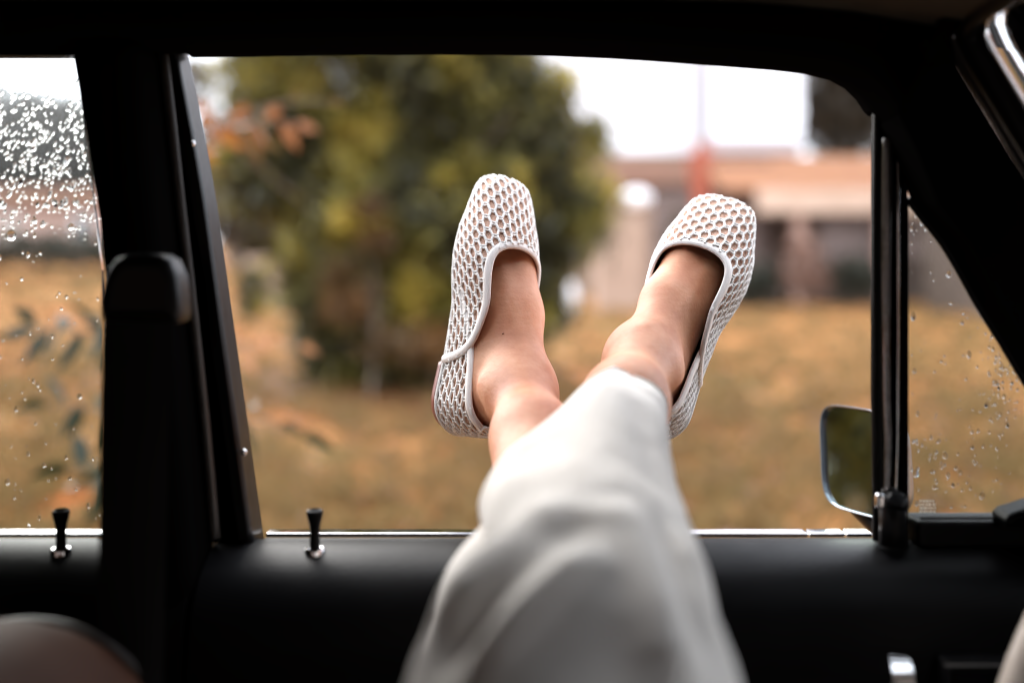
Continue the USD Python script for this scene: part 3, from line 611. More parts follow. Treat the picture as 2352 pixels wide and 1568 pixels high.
def strip(E, top, off, side, f, nv=26):
    """surface between the sole edge and the angles top"""
    g = np.linspace(0, 1, nv); V = np.vstack([last(np.full(nv, e), g * t, off) for e, t in zip(E, top)])
    V[:, 0] *= side; i, j = np.meshgrid(np.arange(len(E) - 1), np.arange(nv - 1), indexing='ij'); q = (i * nv + j).ravel()
    Q = np.stack([q, q + 1, q + nv + 1, q + nv], 1); Q = Q if side > 0 else Q[:, ::-1]
    return tm((WS(f, V), Q))

def make_shoe(f):
    sh = thing('shoe', person)
    lining, inside, net, bind, rim, thread = [], [], [], [], [], []
    ev = {}
    for side in (-1, 1):
        lat = side == f.lat; end = 0.25 if lat else 0.30
        Ev = np.r_[np.linspace(end, S_TH, 40), np.linspace(S_TH, 1.0, 44)[1:]]; Tv = vamp_top(Ev, lat)
        Eq = np.r_[np.linspace(-1, SH, 24)[:-1], np.linspace(SH, 0.54, 30)]; Tq = quarter_top(Eq)
        lining += [strip(Ev, Tv, 0.0, side, f), strip(Eq, Tq, -0.0016, side, f)]
        inside += [strip(Ev, Tv, -0.0012, side, f), strip(Eq, Tq, -0.0028, side, f)]
        for key, E, T, o in (('vamp', Ev[Ev <= S_TH + .001], Tv[Ev <= S_TH + .001], 0.0010), ('quarter', Eq[::-1], Tq[::-1], -0.0008)):
            p = last(E, T, o); p[:, 0] *= side
            n1 = last(E + 1e-3, T, o) - last(E - 1e-3, T, o); n2 = last(E, np.minimum(T + .02, np.pi / 2 - 1e-4), o) - last(E, T - .03, o)
            nr = np.cross(n1, n2); nr /= np.linalg.norm(nr, axis=1, keepdims=True) + 1e-12; nr *= np.sign((nr * (p * [side, 1, 1] - np.c_[p[:, 0] * 0, p[:, 1] - .02, p[:, 2] * 0 + .02])).sum(1, keepdims=True) + 1e-9)
            ev.setdefault(key, []).append((p, nr * [side, 1, 1]))
        # the honeycomb: bars across the shoe, zigzags along it
        PA, PB = 0.0140, 0.0066
        def put(a0, b0, a1, b1, r, o, n=5, sag=0.0):
            aa = np.linspace(a0, a1, n); bb = np.linspace(b0, b1, n); e = e_of(aa)
            th, mx = th_of(e, np.abs(bb) if side > 0 or True else bb)
            ok = (bb >= -0.0005) & (bb <= mx + 0.0002)
            tv = vamp_top(e, lat); inv = ok & (th <= tv - 0.10 * 0) & (e >= end) & (e < 0.9985)
            tq = quarter_top(e); inq = ok & (th <= tq) & (e < 0.53) & ~((e >= end) & (th <= tv))
            for msk, off in ((inv, 0.0010), (inq, -0.0006)):
                if msk.sum() < 2: continue
                k = np.flatnonzero(msk); k = k[(k >= k[0]) & (k <= k[0] + len(k) - 1)]
                q = last(e[k], th[k], off + o); q[:, 0] *= side
                # pinch in the middle of bars
                net.append(tube(WS(f, q), r * rng.uniform(0.9, 1.1), 6))
        amax = al[-1]; ncol = 21; nrow = int(amax / PA) + 2
        for c in range(ncol):
            for rI in range(-1, nrow):
                b = c * PB; a = rI * PA + (PA / 2 if c % 2 else 0)
                jit = rng.normal(0, 0.0003, 4)
                # double bar between this cell and the one ahead
                for dd in (-0.00145, 0.00145):
                    b0, b1 = b - 0.0025, b + 0.0025
                    if c == 0: b0 = 0
                    put(a + dd + jit[0], b0, a + dd + jit[1], b1, 0.00092, 0.0004, 4)
                # zigzag strands from the bar's end to the bars of the next column
                put(a, b + 0.0023 + jit[2], a + PA / 2, b + PB - 0.0023 + jit[3], 0.00120, 0.0006, 5)
                put(a, b + 0.0023 + jit[2], a - PA / 2, b + PB - 0.0023 + jit[3], 0.00120, 0.0006, 5)
    for key, ((p1, u1), (p2, u2)) in ev.items():      # each binding runs from one side round to the other in one piece
        p = np.vstack([p1, p2[::-1][1:]]); nr = np.vstack([u1, u2[::-1][1:]])
        for _ in range(6):                             # an even curve and an even lie of the strip
            p[1:-1] = (p[:-2] + 2 * p[1:-1] + p[2:]) / 4; nr[1:-1] = nr[:-2] + 2 * nr[1:-1] + nr[2:]; nr /= np.linalg.norm(nr, axis=1, keepdims=True) + 1e-12
        tg = np.gradient(p, axis=0); tg /= np.linalg.norm(tg, axis=1, keepdims=True) + 1e-12
        wd = np.cross(nr, tg); k = len(p) // 4; low = last(np.array([0.60 if key == 'vamp' else 0.2]), np.array([.2]))[0] * [p[k, 0] / abs(p[k, 0] + 1e-12), 1, 1]
        wd *= np.sign(wd[k] @ (low - p[k]))
        bind.append(tube(WS(f, p + wd * .0028 + nr * .0010), 0.0036, 10, up=nr @ f.M, flat=0.40)); bind.append(tube(WS(f, p), 0.0017, 8))
        q = WS(f, p + wd * .0070 + nr * .0006)         # a row of small stitches along the lower edge of the binding
        for k in range(0, len(q) - 1): thread.append(tube([q[k] * .8 + q[k + 1] * .2, q[k] * .3 + q[k + 1] * .7], 0.00030, 5))
    obj('stitching', cat(thread), thread_m, sh, kind='stuff')
    obj('upper_lining', cat(lining), knit, sh, smooth=True)
    obj('inner_lining', cat(inside), insole_m, sh, smooth=True)
    obj('crochet_net', cat(net), yarn, sh, smooth=True, kind='stuff')
    obj('topline_binding', cat(bind), binding_m, sh, smooth=True)
    # sole and low heel
    e = np.r_[np.linspace(1, SH, 60), np.linspace(SH, -1, 30)[1:]]
    o1 = last(e, 0.0, 0.0012)[:, :2]; half = o1[:-1]; ring2 = np.vstack([half, (o1 * [-1, 1])[::-1][:-1] if True else half])
    ring2 = np.vstack([o1, (o1 * [-1, 1])[::-1][1:-1]])
    def lvl(scale, hh, c=np.array([0, .5 * L])): return np.c_[c + (ring2 - c) * scale, np.full(len(ring2), hh)]
    obj('sole', tm(loft([WS(f, lvl(.90, -.0050)), WS(f, lvl(.945, -.0042)), WS(f, lvl(.965, -.0012)), WS(f, lvl(.96, .0010))])), sole_m, sh, smooth=50)
    hm = o1[o1[:, 1] < .065]; hm = hm[np.argsort(-hm[:, 1])]; hr = np.vstack([hm, (hm * [-1, 1])[::-1][1:]])
    def hl_(sc, hh): c = np.array([0, .033]); return np.c_[c + (hr - c) * sc, np.full(len(hr), hh)]
    obj('heel', tm(loft([WS(f, hl_(.88, -.0130)), WS(f, hl_(.93, -.0120)), WS(f, hl_(.98, -.0045))])), sole_m, sh, smooth=50)
    obj('insole', tm(loft([WS(f, lvl(.93, .0015)), WS(f, lvl(.95, .0030))])), insole_m, sh, smooth=50)
    welt = WS(f, np.c_[ring2, np.full(len(ring2), .0008)]); obj('welt', tube(welt, 0.0014, 8, closed=True), yarn, sh, smooth=True)
    return sh
for f in (LF, RF): make_shoe(f)

# ---- trousers: each leg a draped tube with an open hem
def trouser(st, hem_shear, seed, folds, droop=0.0):
    """st: stations (y, cx, cz, left, right, top, bottom)"""
    st = np.array(st); T = np.linspace(0, 1, 150); par = np.linspace(0, 1, len(st)); S = PchipInterpolator(par, st, axis=0)(T)
    n = 120; ph = np.linspace(0, 2 * np.pi, n, endpoint=False); C, Sn = np.cos(ph), np.sin(ph)      # ph 0: right, pi/2: top
    V = np.zeros((len(T), n, 3))
    for k, (y, cx, cz, l, r, t, b) in enumerate(S):
        ax = np.where(C > 0, r, l); az = np.where(Sn > 0, t, b); e = np.where(Sn > 0, 1.85 + 0.3 * np.clip(T[k] / .3, 0, 1), 1.9)
        x = cx + np.sign(C) * np.abs(C) ** (2 / e) * ax; z = cz + np.sign(Sn) * np.abs(Sn) ** (2 / e) * az
        V[k] = np.stack([x, np.full(n, y), z], 1)
    u = T[:, None]; w = np.clip((0.30 - u) / 0.30, 0, 1) ** 1.5
    V[..., 1] += w * hem_shear(C, Sn)[None]
    V[..., 2] -= droop * np.clip((0.45 - u) / 0.45, 0, 1) * np.clip(-C, 0, 1)[None] ** 1.2 * np.where(Sn > -.3, 1, 0.3)[None]
    nrm = np.cross(np.gradient(V, axis=1), np.gradient(V, axis=0)); nrm /= np.linalg.norm(nrm, axis=2, keepdims=True) + 1e-12
    cen = S[:, None, 1:3]; out = np.stack([V[..., 0] - cen[..., 0], V[..., 1] * 0, V[..., 2] - cen[..., 1]], -1)
    nrm *= np.sign((nrm * out).sum(2, keepdims=True) + 1e-12)
    d = 0.0035 * (fbm(V * [14, 9, 14] + seed, 3, seed) - 0.5) + 0.0010 * (fbm(V * [60, 40, 60], 2, seed + 3) - 0.5)
    d = d - 0.0012 * np.exp(-((T[:, None] - 0.045) / 0.006) ** 2) + 0.0022 * np.sin(ph[None] * 5 + 6 * T[:, None] + seed) * np.exp(-T[:, None] / .25)
    for fn in folds: d = d + fn(V)
    V = V + nrm * d[..., None]
    i, j = np.meshgrid(np.arange(len(T) - 1), np.arange(n), indexing='ij'); j2 = (j + 1) % n
    q = np.stack([i * n + j, i * n + j2, (i + 1) * n + j2, (i + 1) * n + j], -1).reshape(-1, 4); P = V.reshape(-1, 3); m = len(P)
    inn = (V - nrm * 0.0014).reshape(-1, 3); k = np.arange(n); k2 = (k + 1) % n
    rimq = np.stack([k, k2, m + k2, m + k], 1)
    hem = tube(V[0] - nrm[0] * 0.0006, 0.0016, 6, closed=True)
    return cat([tm((np.vstack([P, inn]), np.vstack([q, (q + m)[:, ::-1], rimq]))), hem])
def ridge(p0, p1, width, amp, soft=0.05):
    """a crease or swelling along the line p0-p1"""
    p0, p1 = np.array(p0), np.array(p1)
    def fn(V):
        ab = p1 - p0; t = ((V - p0) @ ab) / (ab @ ab); tc = np.clip(t, 0, 1); dd = np.linalg.norm(V - p0 - tc[..., None] * ab, axis=-1)
        return amp * np.exp(-(dd / width) ** 2) * np.clip(np.minimum(t + 0.15, 1.15 - t) / 0.3, 0, 1)
    return fn
RST = [(.742, -.008, .001, .077, .038, .037, .070), (.69, -.004, 0, .087, .041, .044, .08), (.65, 0, 0, .080, .044, .044, .085), (.60, 0, 0, .064, .057, .046, .088), (.54, 0, 0, .052, .074, .053, .085), (.50, 0, 0, .062, .082, .057, .085), (.47, 0, 0, .076, .086, .060, .085),
       (.42, 0, 0, .078, .082, .064, .085), (.34, 0, 0, .086, .088, .076, .085), (.22, 0, 0, .092, .094, .086, .09), (.08, 0, 0, .10, .10, .095, .095)]
LST = [(.72, 0, -.004, .038, .042, .034, .06), (.67, 0, -.004, .048, .044, .036, .06), (.64, 0, -.006, .064, .046, .040, .07), (.60, 0, -.010, .075, .050, .043, .08), (.56, 0, -.012, .083, .056, .048, .085), (.50, 0, 0, .070, .060, .055, .085),
       (.42, 0, 0, .068, .066, .062, .085), (.30, 0, 0, .085, .08, .08, .085), (.08, 0, 0, .10, .10, .09, .09)]
RST = [(y, *(leg_axis(RF, y) + [a, b]), *q) for y, a, b, *q in RST]; LST = [(y, *(leg_axis(LF, y) + [a, b]), *q) for y, a, b, *q in LST]
rshear = lambda C, S: -0.075 * np.clip(-C, 0, 1) ** 0.8 - 0.02 * np.clip(-S, 0, 1) - 0.018 * np.clip(C, 0, 1) ** 1.5
lshear = lambda C, S: -0.03 * np.clip(-C, 0, 1) - 0.02 * np.clip(-S, 0, 1)
rfold = [ridge(at(1330, 1225, .52), at(1010, 1500, .45), .012, -0.010), ridge(at(1290, 1185, .55), at(1010, 1400, .48), .012, 0.008), ridge(at(1350, 1290, .49), at(1030, 1550, .43), .010, 0.011), ridge(at(1500, 1215, .54), at(1650, 1520, .44), .010, -0.008), ridge(at(1440, 1215, .54), at(1560, 1566, .43), .015, 0.010), ridge(at(1560, 1230, .54), at(1690, 1540, .43), .008, 0.006), ridge(at(1210, 990, .70), at(1130, 1260, .57), .018, 0.005),
         ridge(at(1180, 1150, .62), at(1480, 1180, .56), .020, 0.005), ridge(at(1450, 950, .68), at(1520, 1150, .58), .012, -0.003), ridge(at(1230, 1225, .53), at(1450, 1215, .53), .014, 0.004)]
tr = thing('trousers', person)
obj('trouser_leg', trouser(RST, rshear, 5, rfold, 0.036), linen, tr, smooth=True)
obj('trouser_leg', trouser(LST, lshear, 9, []), linen, tr, smooth=True)

# ---------------------------------------------------------------- the garden outside
def sst(v): v = np.clip(v, 0, 1); return v * v * (3 - 2 * v)
def gz(x, y):
    x, y = np.asarray(x, float), np.asarray(y, float)
    return 0.062 * np.maximum(0, y - 14) * sst((-x - 5) / 6) * np.minimum(1, 60 / np.maximum(y, 1)) + 0.05 * (fbm(np.stack([x * .35, y * .35, x * 0], -1), 3, 4) - .5)
gx = np.concatenate([-np.geomspace(14, 900, 24)[::-1], np.linspace(-13.5, 13.5, 90), np.geomspace(14, 900, 24)])
gy = np.concatenate([[-600, -200, -60, -20, -8], np.linspace(-3, 40, 110), np.geomspace(42, 1500, 24)])
X, Y = np.meshgrid(gx, gy, indexing='ij'); ny = len(gy)
ii, jj = np.meshgrid(np.arange(len(gx) - 1), np.arange(ny - 1), indexing='ij'); g0 = (ii * ny + jj).ravel()
ground_m = usdkit.material(stage, LK + 'autumn_ground', {
    'tc': ('texture_coordinate', {}), 'n': ('noise_texture', {'scale': 0.7, 'detail': 8.0, 'roughness': 0.6}), 'n2': ('noise_texture', {'scale': 5.0, 'detail': 6.0}), 
    'r': ('rgb_ramp', {'ramp': [(0.37, (0.10, 0.078, 0.026)), (0.46, (0.25, 0.126, 0.045)), (0.55, (0.36, 0.166, 0.060)), (0.63, (0.37, 0.108, 0.030))]}), 'r2': ('rgb_ramp', {'ramp': [(0.3, (0.55, 0.55, 0.55)), (0.7, (1.1, 1.1, 1.1))]}),
    'm': ('mix', {'mix_type': 'multiply', 'fac': 1.0}), 'b': ('bump', {'strength': 0.6, 'distance': 0.05}), 'p': ('principled_bsdf', {'roughness': 0.95, 'specular_ior_level': 0.05})},
    [('tc.object', 'n.vector'), ('tc.object', 'n2.vector'), ('n.fac', 'r.fac'), ('n2.fac', 'r2.fac'), ('r.color', 'm.color1'), ('r2.color', 'm.color2'), ('m.color', 'p.base_color'), ('n2.fac', 'b.height'), ('b.normal', 'p.normal')], surface='p.BSDF')
obj('ground', (np.stack([X, Y, gz(X, Y)], -1).reshape(-1, 3), np.stack([g0, g0 + ny, g0 + ny + 1, g0 + 1], 1)), ground_m, smooth=True, kind='structure', label='dry orange brown autumn lawn', cat='lawn')

def instancer(name, meshes, mats, pos, idx, rotz, scale, label, c):
    pi = UsdGeom.PointInstancer.Define(stage, path_for(name, None)); pr = pi.GetPath().pathString; ps = []
    for k, (m, mm) in enumerate(zip(meshes, mats)): ps.append(usdkit.mesh(stage, f'{pr}/blade_{k}' if k else f'{pr}/blade', m, mm).GetPath())
    pi.CreatePrototypesRel().SetTargets(ps); pi.CreateProtoIndicesAttr(Vt.IntArray.FromNumpy(idx.astype(np.int32)))
    pi.CreatePositionsAttr(Vt.Vec3fArray.FromNumpy(pos.astype(np.float32)))
    q = np.zeros((len(pos), 4)); q[:, 0] = np.cos(rotz / 2); q[:, 3] = np.sin(rotz / 2)
    pi.CreateOrientationsAttr(Vt.QuathArray([Gf.Quath(*map(float, v)) for v in q])); pi.CreateScalesAttr(Vt.Vec3fArray.FromNumpy(np.repeat(scale[:, None], 3, 1).astype(np.float32)))
    return data(pi.GetPrim(), label, c, kind='stuff')
def tuft(n, hgt, spread, seed):
    r = np.random.default_rng(seed); V, F = [], []
    for k in range(n):
        a = r.uniform(0, 6.28); d = np.array([math.cos(a), math.sin(a), 0]); s = np.array([-d[1], d[0], 0]); b = d * r.uniform(0, spread); l = hgt * r.uniform(.5, 1); w = .006
        V += [b - s * w, b + s * w, b + d * l * .35 + [0, 0, l * .8], b + d * l * .7 + [0, 0, l]]; o = 4 * k; F += [(o, o + 1, o + 2), (o + 1, o + 3, o + 2)]
    return np.array(V), np.array(F)
straw = leaf_mat('dry_grass_blades', [(0.15, (0.17, 0.11, 0.040)), (0.45, (0.34, 0.165, 0.058)), (0.75, (0.46, 0.228, 0.085)), (1.0, (0.43, 0.135, 0.036))], 0.25, 0.8)
ng = 6000; yy = 3.2 + 27 * rng.random(ng) ** 1.6; xx = (rng.random(ng) * 2 - 1) * (0.62 * yy + 1.0)
instancer('dry_grass', [tuft(16, .11, .10, 1), tuft(12, .16, .08, 2), tuft(20, .07, .13, 3)], [straw] * 3, np.stack([xx, yy, gz(xx, yy)], 1), rng.integers(0, 3, ng), rng.uniform(0, 6.28, ng), rng.uniform(.7, 1.3, ng), 'short dry straw coloured grass covering the lawn', 'grass')
fallen = leaf_mat('fallen_leaf', [(0.2, (0.12, 0.040, 0.012)), (0.5, (0.25, 0.080, 0.020)), (0.8, (0.31, 0.125, 0.035))], 0.2, 0.6)
def leaf_card(l, w): return (np.array([(0, 0, .004), (l * .4, w, .02), (l, 0, .01), (l * .4, -w, .015)]), np.array([(0, 1, 2), (0, 2, 3)]))
nl = 3600; cl = rng.integers(0, 3, nl)
lx = np.where(cl == 0, rng.normal(-1.7, 1.3, nl), np.where(cl == 1, rng.uniform(-7, 8, nl), rng.normal(3.0, 3.6, nl))); ly = np.where(cl == 0, rng.normal(10.3, 1.2, nl), np.where(cl == 1, rng.uniform(4, 26, nl), rng.normal(7.5, 2.6, nl)))
instancer('fallen_leaves', [leaf_card(.09, .035), leaf_card(.12, .03)], [fallen] * 2, np.stack([lx, ly, gz(lx, ly) + .045], 1), rng.integers(0, 2, nl), rng.uniform(0, 6.28, nl), rng.uniform(.7, 1.4, nl), 'rust coloured fallen leaves scattered over the lawn', 'leaves')

def crown(lobes, n_clump, per, size, r_clump, seed, up=0.3, aspect=0.35):
    """leaf-sized faces in clumps spread through the outer part of several lobes: (centre, radii)"""
    r = np.random.default_rng(seed); vol = np.array([np.prod(q[1]) ** .8 for q in lobes]); pick = r.choice(len(lobes), n_clump, p=vol / vol.sum())
    c = np.array([q[0] for q in lobes])[pick]; rad = np.array([q[1] for q in lobes])[pick]
    d = r.normal(size=(n_clump, 3)); d /= np.linalg.norm(d, axis=1, keepdims=True); cc = c + d * rad * (0.45 + 0.6 * r.random((n_clump, 1)) ** .6)
    p = np.repeat(cc, per, 0) + r.normal(0, 1, (n_clump * per, 3)) * r_clump * np.repeat(r.uniform(.5, 1.3, n_clump), per)[:, None]
    a = r.normal(size=p.shape) + np.repeat(d, per, 0) * .8 + [0, 0, up]; a /= np.linalg.norm(a, axis=1, keepdims=True)
    s = np.cross(a, r.normal(size=p.shape)); s /= np.linalg.norm(s, axis=1, keepdims=True); l = size * r.uniform(.6, 1.4, (len(p), 1))
    V = np.stack([p - a * l * .5, p + s * l * aspect * .5, p + a * l * .5, p - s * l * aspect * .5], 1).reshape(-1, 3); o = 4 * np.arange(len(p))[:, None]
    return V, np.vstack([o + [0, 1, 2], o + [0, 2, 3]])
def lob(px, py, rx, ry, d, depth=None):
    k = d / FPX; return (at(px, py, d), np.array([rx * k, depth if depth else rx * k * .9, ry * k]))
def trunk_mesh(x, y, z0, hgt, r0, limbs, seed):
    r = np.random.default_rng(seed); ms = [tube([(x + .04 * math.sin(3 * t), y, z0 + hgt * t) for t in np.linspace(-.03, 1, 9)], np.linspace(r0, r0 * .25, 9), 10)]
    for k in range(limbs):
        t = r.uniform(.18, .9); a = r.uniform(0, 6.28); l = hgt * (1.05 - t) * r.uniform(.25, .45); b = np.array([x, y, z0 + hgt * t])
        ms.append(tube([b, b + l * np.array([.5 * math.cos(a), .5 * math.sin(a), .18]), b + l * np.array([math.cos(a), math.sin(a), .55])], [r0 * .28 * (1.1 - t), r0 * .2 * (1.1 - t), .008], 6))
    return cat(ms)
def tree(name, label, catg, x, y, hgt, r0, limbs, crowns, lm, group=None, seed=1):
    t = thing(name, label=label, cat=catg, group=group); z = float(gz(x, y))
    obj('trunk', trunk_mesh(x, y, z, hgt, r0, limbs, seed), bark, t, smooth=True); obj('crown', crowns, lm, t); return t

D = 10.4
conif = leaf_mat('conifer_spray', [(0.15, (0.034, 0.032, 0.010)), (0.28, (0.14, 0.122, 0.025)), (0.43, (0.35, 0.28, 0.050)), (0.65, (0.56, 0.41, 0.075)), (1.0, (0.60, 0.40, 0.095))], 0.3)
lobes = [lob(820, 150, 300, 230, D, 1.1), lob(1050, 120, 190, 260, D, 1.0), lob(640, 380, 130, 120, D, .7), lob(960, 470, 330, 210, D, 1.2), lob(1160, 350, 140, 200, D, .9), lob(1270, 500, 110, 120, D, .7), lob(1330, 440, 60, 60, D, .4), lob(1360, 330, 22, 45, D, .2),
         lob(880, 680, 210, 170, D, 1.0), lob(1130, 690, 160, 150, D, .9), lob(840, 830, 120, 60, D, .6), lob(1060, 820, 130, 50, D, .6), lob(790, 862, 90, 36, D, .5), lob(900, 868, 110, 34, D, .6), lob(1000, 860, 90, 36, D, .5), lob(720, 640, 60, 90, D, .5), lob(900, -250, 260, 260, D, 1.0), lob(900, -600, 170, 260, D, .8), lob(1270, 250, 40, 90, D, .4)]
tree('conifer', 'broad olive green conifer on the lawn behind the left shoe', 'tree', -1.15, D, 5.6, .16, 22, crown(lobes, 3300, 36, .17, .12, 3, up=.7, aspect=.26), conif, seed=2)
rust = leaf_mat('rust_leaf', [(0.2, (0.09, 0.05, 0.016)), (0.5, (0.21, 0.095, 0.026)), (0.8, (0.32, 0.15, 0.04))], 0.35)
D2 = 9.2
tree('rust_shrub', 'small rust leaved shrub growing against the conifer foot', 'shrub', at(850, 0, D2)[0], D2, 1.3, .025, 10, crown([lob(862, 540, 42, 80, D2, .2), lob(800, 690, 70, 60, D2, .3), lob(960, 790, 120, 45, D2, .4), lob(790, 640, 40, 50, D2, .2)], 120, 14, .11, .06, 5), rust, seed=3)

# young ash-like trees close to the car, seen past the door pillar
sap_or = leaf_mat('orange_leaf', [(0.1, (0.07, 0.045, 0.014)), (0.4, (0.22, 0.075, 0.018)), (0.7, (0.40, 0.15, 0.026)), (1.0, (0.34, 0.12, 0.045))], 0.4)
sap_gr = leaf_mat('grey_green_leaf', [(0.1, (0.016, 0.021, 0.009)), (0.6, (0.040, 0.043, 0.018)), (1.0, (0.095, 0.090, 0.040))], 0.3)
def leaflet(base, tip, width, droop=0.2, seed=0):
    r = np.random.default_rng(seed); base, tip = np.array(base), np.array(tip); n = 7; t = np.linspace(0, 1, n)
    ax = tip - base; l = np.linalg.norm(ax); s = np.cross(ax, r.normal(size=3) * .4 + [0, 1, .2]); s /= np.linalg.norm(s)
    mid = base + ax * t[:, None] + np.array([0, 0, -droop * l])[None] * (t ** 2)[:, None]; w = width * np.sin(np.pi * t ** .8)[:, None] / 2; nn = np.cross(s, ax / l) * .25
    V = np.stack([mid - s * w + nn * w, mid, mid + s * w + nn * w], 1).reshape(-1, 3); F = []
    for k in range(n - 1):
        for j in (0, 1): o = k * 3 + j; F += [(o, o + 1, o + 4), (o, o + 4, o + 3)]
    return V, np.array(F)
def sapling(name, label, D, stem_px, branches, lm, group=None):
    t = thing(name, label=label, cat='sapling', group=group); x = at(stem_px, 0, D)[0]
    top = min(b[0][1] for b in branches) - 30
    st = np.array([[x + .02 * math.sin(2.2 * q), D, q] for q in np.linspace(-.02, at(0, top, D)[2], 14)])
    obj('stem', tube(st, np.linspace(.014, .005, 14), 8), bark, t, smooth=True)
    for k, (start, end, n, ll, wd) in enumerate(branches):
        a = at(start[0], start[1], D); b = at(end[0], end[1], D + rng.uniform(-.25, .15)); ax = b - a
        pts = np.array([a + ax * q + np.array([0, 0, .10 * np.linalg.norm(ax)]) * math.sin(math.pi * q) for q in np.linspace(0, 1, 9)])
        br = obj('branch', tube(pts, np.linspace(.005, .0015, 9), 6), bark, t, smooth=True)
        for q in range(n):
            f = .25 + .75 * q / max(n - 1, 1); p = a + ax * f + np.array([0, 0, .10 * np.linalg.norm(ax)]) * math.sin(math.pi * f)
            side = (-1) ** q; perp = np.array([-ax[2], rng.uniform(-.3, .3), ax[0]]) * side; perp /= np.linalg.norm(perp)
            d = ax / np.linalg.norm(ax) * .55 + perp * .8 + [0, 0, -.25]
            if q == n - 1: d = ax / np.linalg.norm(ax) + [0, 0, -.2]
            d /= np.linalg.norm(d)
            obj('leaf', leaflet(p, p + d * ll * rng.uniform(.8, 1.15), wd, .25, k * 40 + q), lm, br, smooth=True)
DS = 3.0
sapling('orange_sapling', 'orange leaved twig hanging just outside the front window, top left', DS, 395,
        [((395, 330), (680, 285), 7, .085, .042), ((395, 380), (520, 330), 4, .075, .036), ((440, 340), (750, 235), 4, .075, .024), ((395, 480), (500, 395), 4, .09, .034), ((400, 250), (560, 300), 4, .075, .036), ((395, 300), (610, 325), 5, .08, .04)], sap_or)
sapling('green_sapling', 'dark grey green leafy sapling outside, seen below the door pillar', 2.4, 330,
        [((330, 1000), (110, 930), 5, .10, .042), ((330, 1120), (160, 1080), 5, .11, .045), ((330, 820), (80, 760), 6, .09, .036), ((330, 960), (640, 975), 4, .10, .042), ((330, 1000), (690, 1000), 3, .085, .035), ((330, 760), (20, 770), 5, .09, .036), ((330, 1180), (180, 1120), 3, .10, .042)], sap_gr)
sapling('low_sapling', 'pale orange leaf sprig on the left edge of the front window', 3.2, 420, [((420, 860), (690, 800), 4, .09, .045), ((420, 840), (580, 790), 4, .09, .05)], leaf_mat('pale_orange_leaf', [(0.1, (0.30, 0.12, 0.05)), (0.6, (0.42, 0.26, 0.15)), (1, (0.16, 0.13, 0.07))], 0.4))

# ---- buildings and things at the back
white_wall = mat('white_render', (0.72, 0.725, 0.745), 0.85, vary=(0.68, 0.68, 0.70), scale=.6)
plinth_m = mat('grey_plinth', (0.30, 0.25, 0.245), 0.8); beige_m = mat('beige_plaster', (0.30, 0.21, 0.155), 0.9, vary=(0.24, 0.165, 0.12), scale=.8)
roof_m = mat('terracotta', (0.20, 0.078, 0.030), 0.8, vary=(0.25, 0.105, 0.042), scale=.9); roof_b = mat('brown_roof', (0.16, 0.085, 0.058), 0.85, vary=(0.20, 0.11, 0.075), scale=1.2)
wood_d = mat('dark_wood', (0.055, 0.038, 0.03), 0.85, vary=(0.09, 0.06, 0.045), scale=2); glass_d = mat('dark_pane', (0.03, 0.035, 0.04), 0.1); pale_wood = mat('pale_wood', (0.30, 0.20, 0.14), 0.7, vary=(0.56, 0.40, 0.30), scale=.35)
grey_wall = mat('grey_boards', (0.17, 0.125, 0.112), 0.85, vary=(0.13, 0.10, 0.09), scale=1.5); pink_post = mat('weathered_post', (0.36, 0.22, 0.17), 0.85); red_m = mat('rusty_red_paint', (0.30, 0.060, 0.022), 0.7, vary=(0.22, 0.05, 0.022), scale=3); galv = mat('galvanised', (0.30, 0.28, 0.29), 0.5, metal=0.3)
def wbox(px0, px1, py0, py1, y0, y1, bev=0):     # a block whose front, at depth y0, fills that part of the view; from the ground if py1 is None
    a = at(px0, py0, y0); b = at(px1, py1 if py1 is not None else 0, y0); z1 = b[2] if py1 is not None else float(gz((a[0] + b[0]) / 2, y0)) - .1
    return box(a[0], b[0], y0, y1, z1, a[2], bev)
wh = thing('white_house', label='tall bright white rendered house behind the garden, right of the conifer', cat='house')
obj('wall', wbox(1636, 1842, -420, 330, 44, 52), white_wall, wh); obj('plinth_band', wbox(1630, 1836, 318, 352, 43.7, 52), plinth_m, wh)
obj('lower_wall', wbox(1640, 1836, 352, None, 44, 52), wood_d, wh)
obj('side_wing', wbox(1180, 1600, -420, 352, 46, 53), white_wall, wh); obj('wing_base', wbox(1180, 1600, 352, None, 46.1, 53), beige_m, wh)
obj('roof', cat([wbox(1160, 1860, -470, -420, 43, 54)]), roof_b, wh); obj('downpipe', tube([at(1617, -420, 44.4), at(1617, 345, 44.4)], .32, 12), galv, wh, smooth=True)
po = thing('red_post', label='rusty red painted post standing in front of the white house', cat='post')
obj('shaft', tube([at(1612, 330, 34), at(1612, 480, 34), at(1612, 700, 34)], .23, 14), red_m, po, smooth=True); obj('cross_arm', wbox(1580, 1648, 352, 366, 33.9, 34.1), red_m, po); obj('brace', tube([at(1585, 360, 34), at(1600, 470, 34)], .1, 8), red_m, po, smooth=True)
def roof_sheet(px0, px1, py0, py1, d0, d1, n):   # sloping roof of separate ribbed courses
    out = []
    for k in range(n):
        a = at(px0 + (px1 - px0) * k / n, py1, d0); b = at(px0 + (px1 - px0) * (k + 1) / n, py1, d0); t = at(0, py0, d0)[2] + .3
        out.append(np.array([a, b, [b[0], d1, t], [a[0], d1, t]]))
    return out
sd = thing('open_shed', label='low open shed with a terracotta roof and pale fascia, at the right', cat='shed')
for q in roof_sheet(1655, 2300, 348, 432, 35, 39, 12):
    v = np.vstack([q + [.01, 0, 0], q - [-.01, 0, .12]]); obj('roof_panel', (v, [(0, 1, 2, 3), (7, 6, 5, 4), (0, 4, 5, 1), (1, 5, 6, 2), (2, 6, 7, 3), (3, 7, 4, 0)]), roof_m, sd)
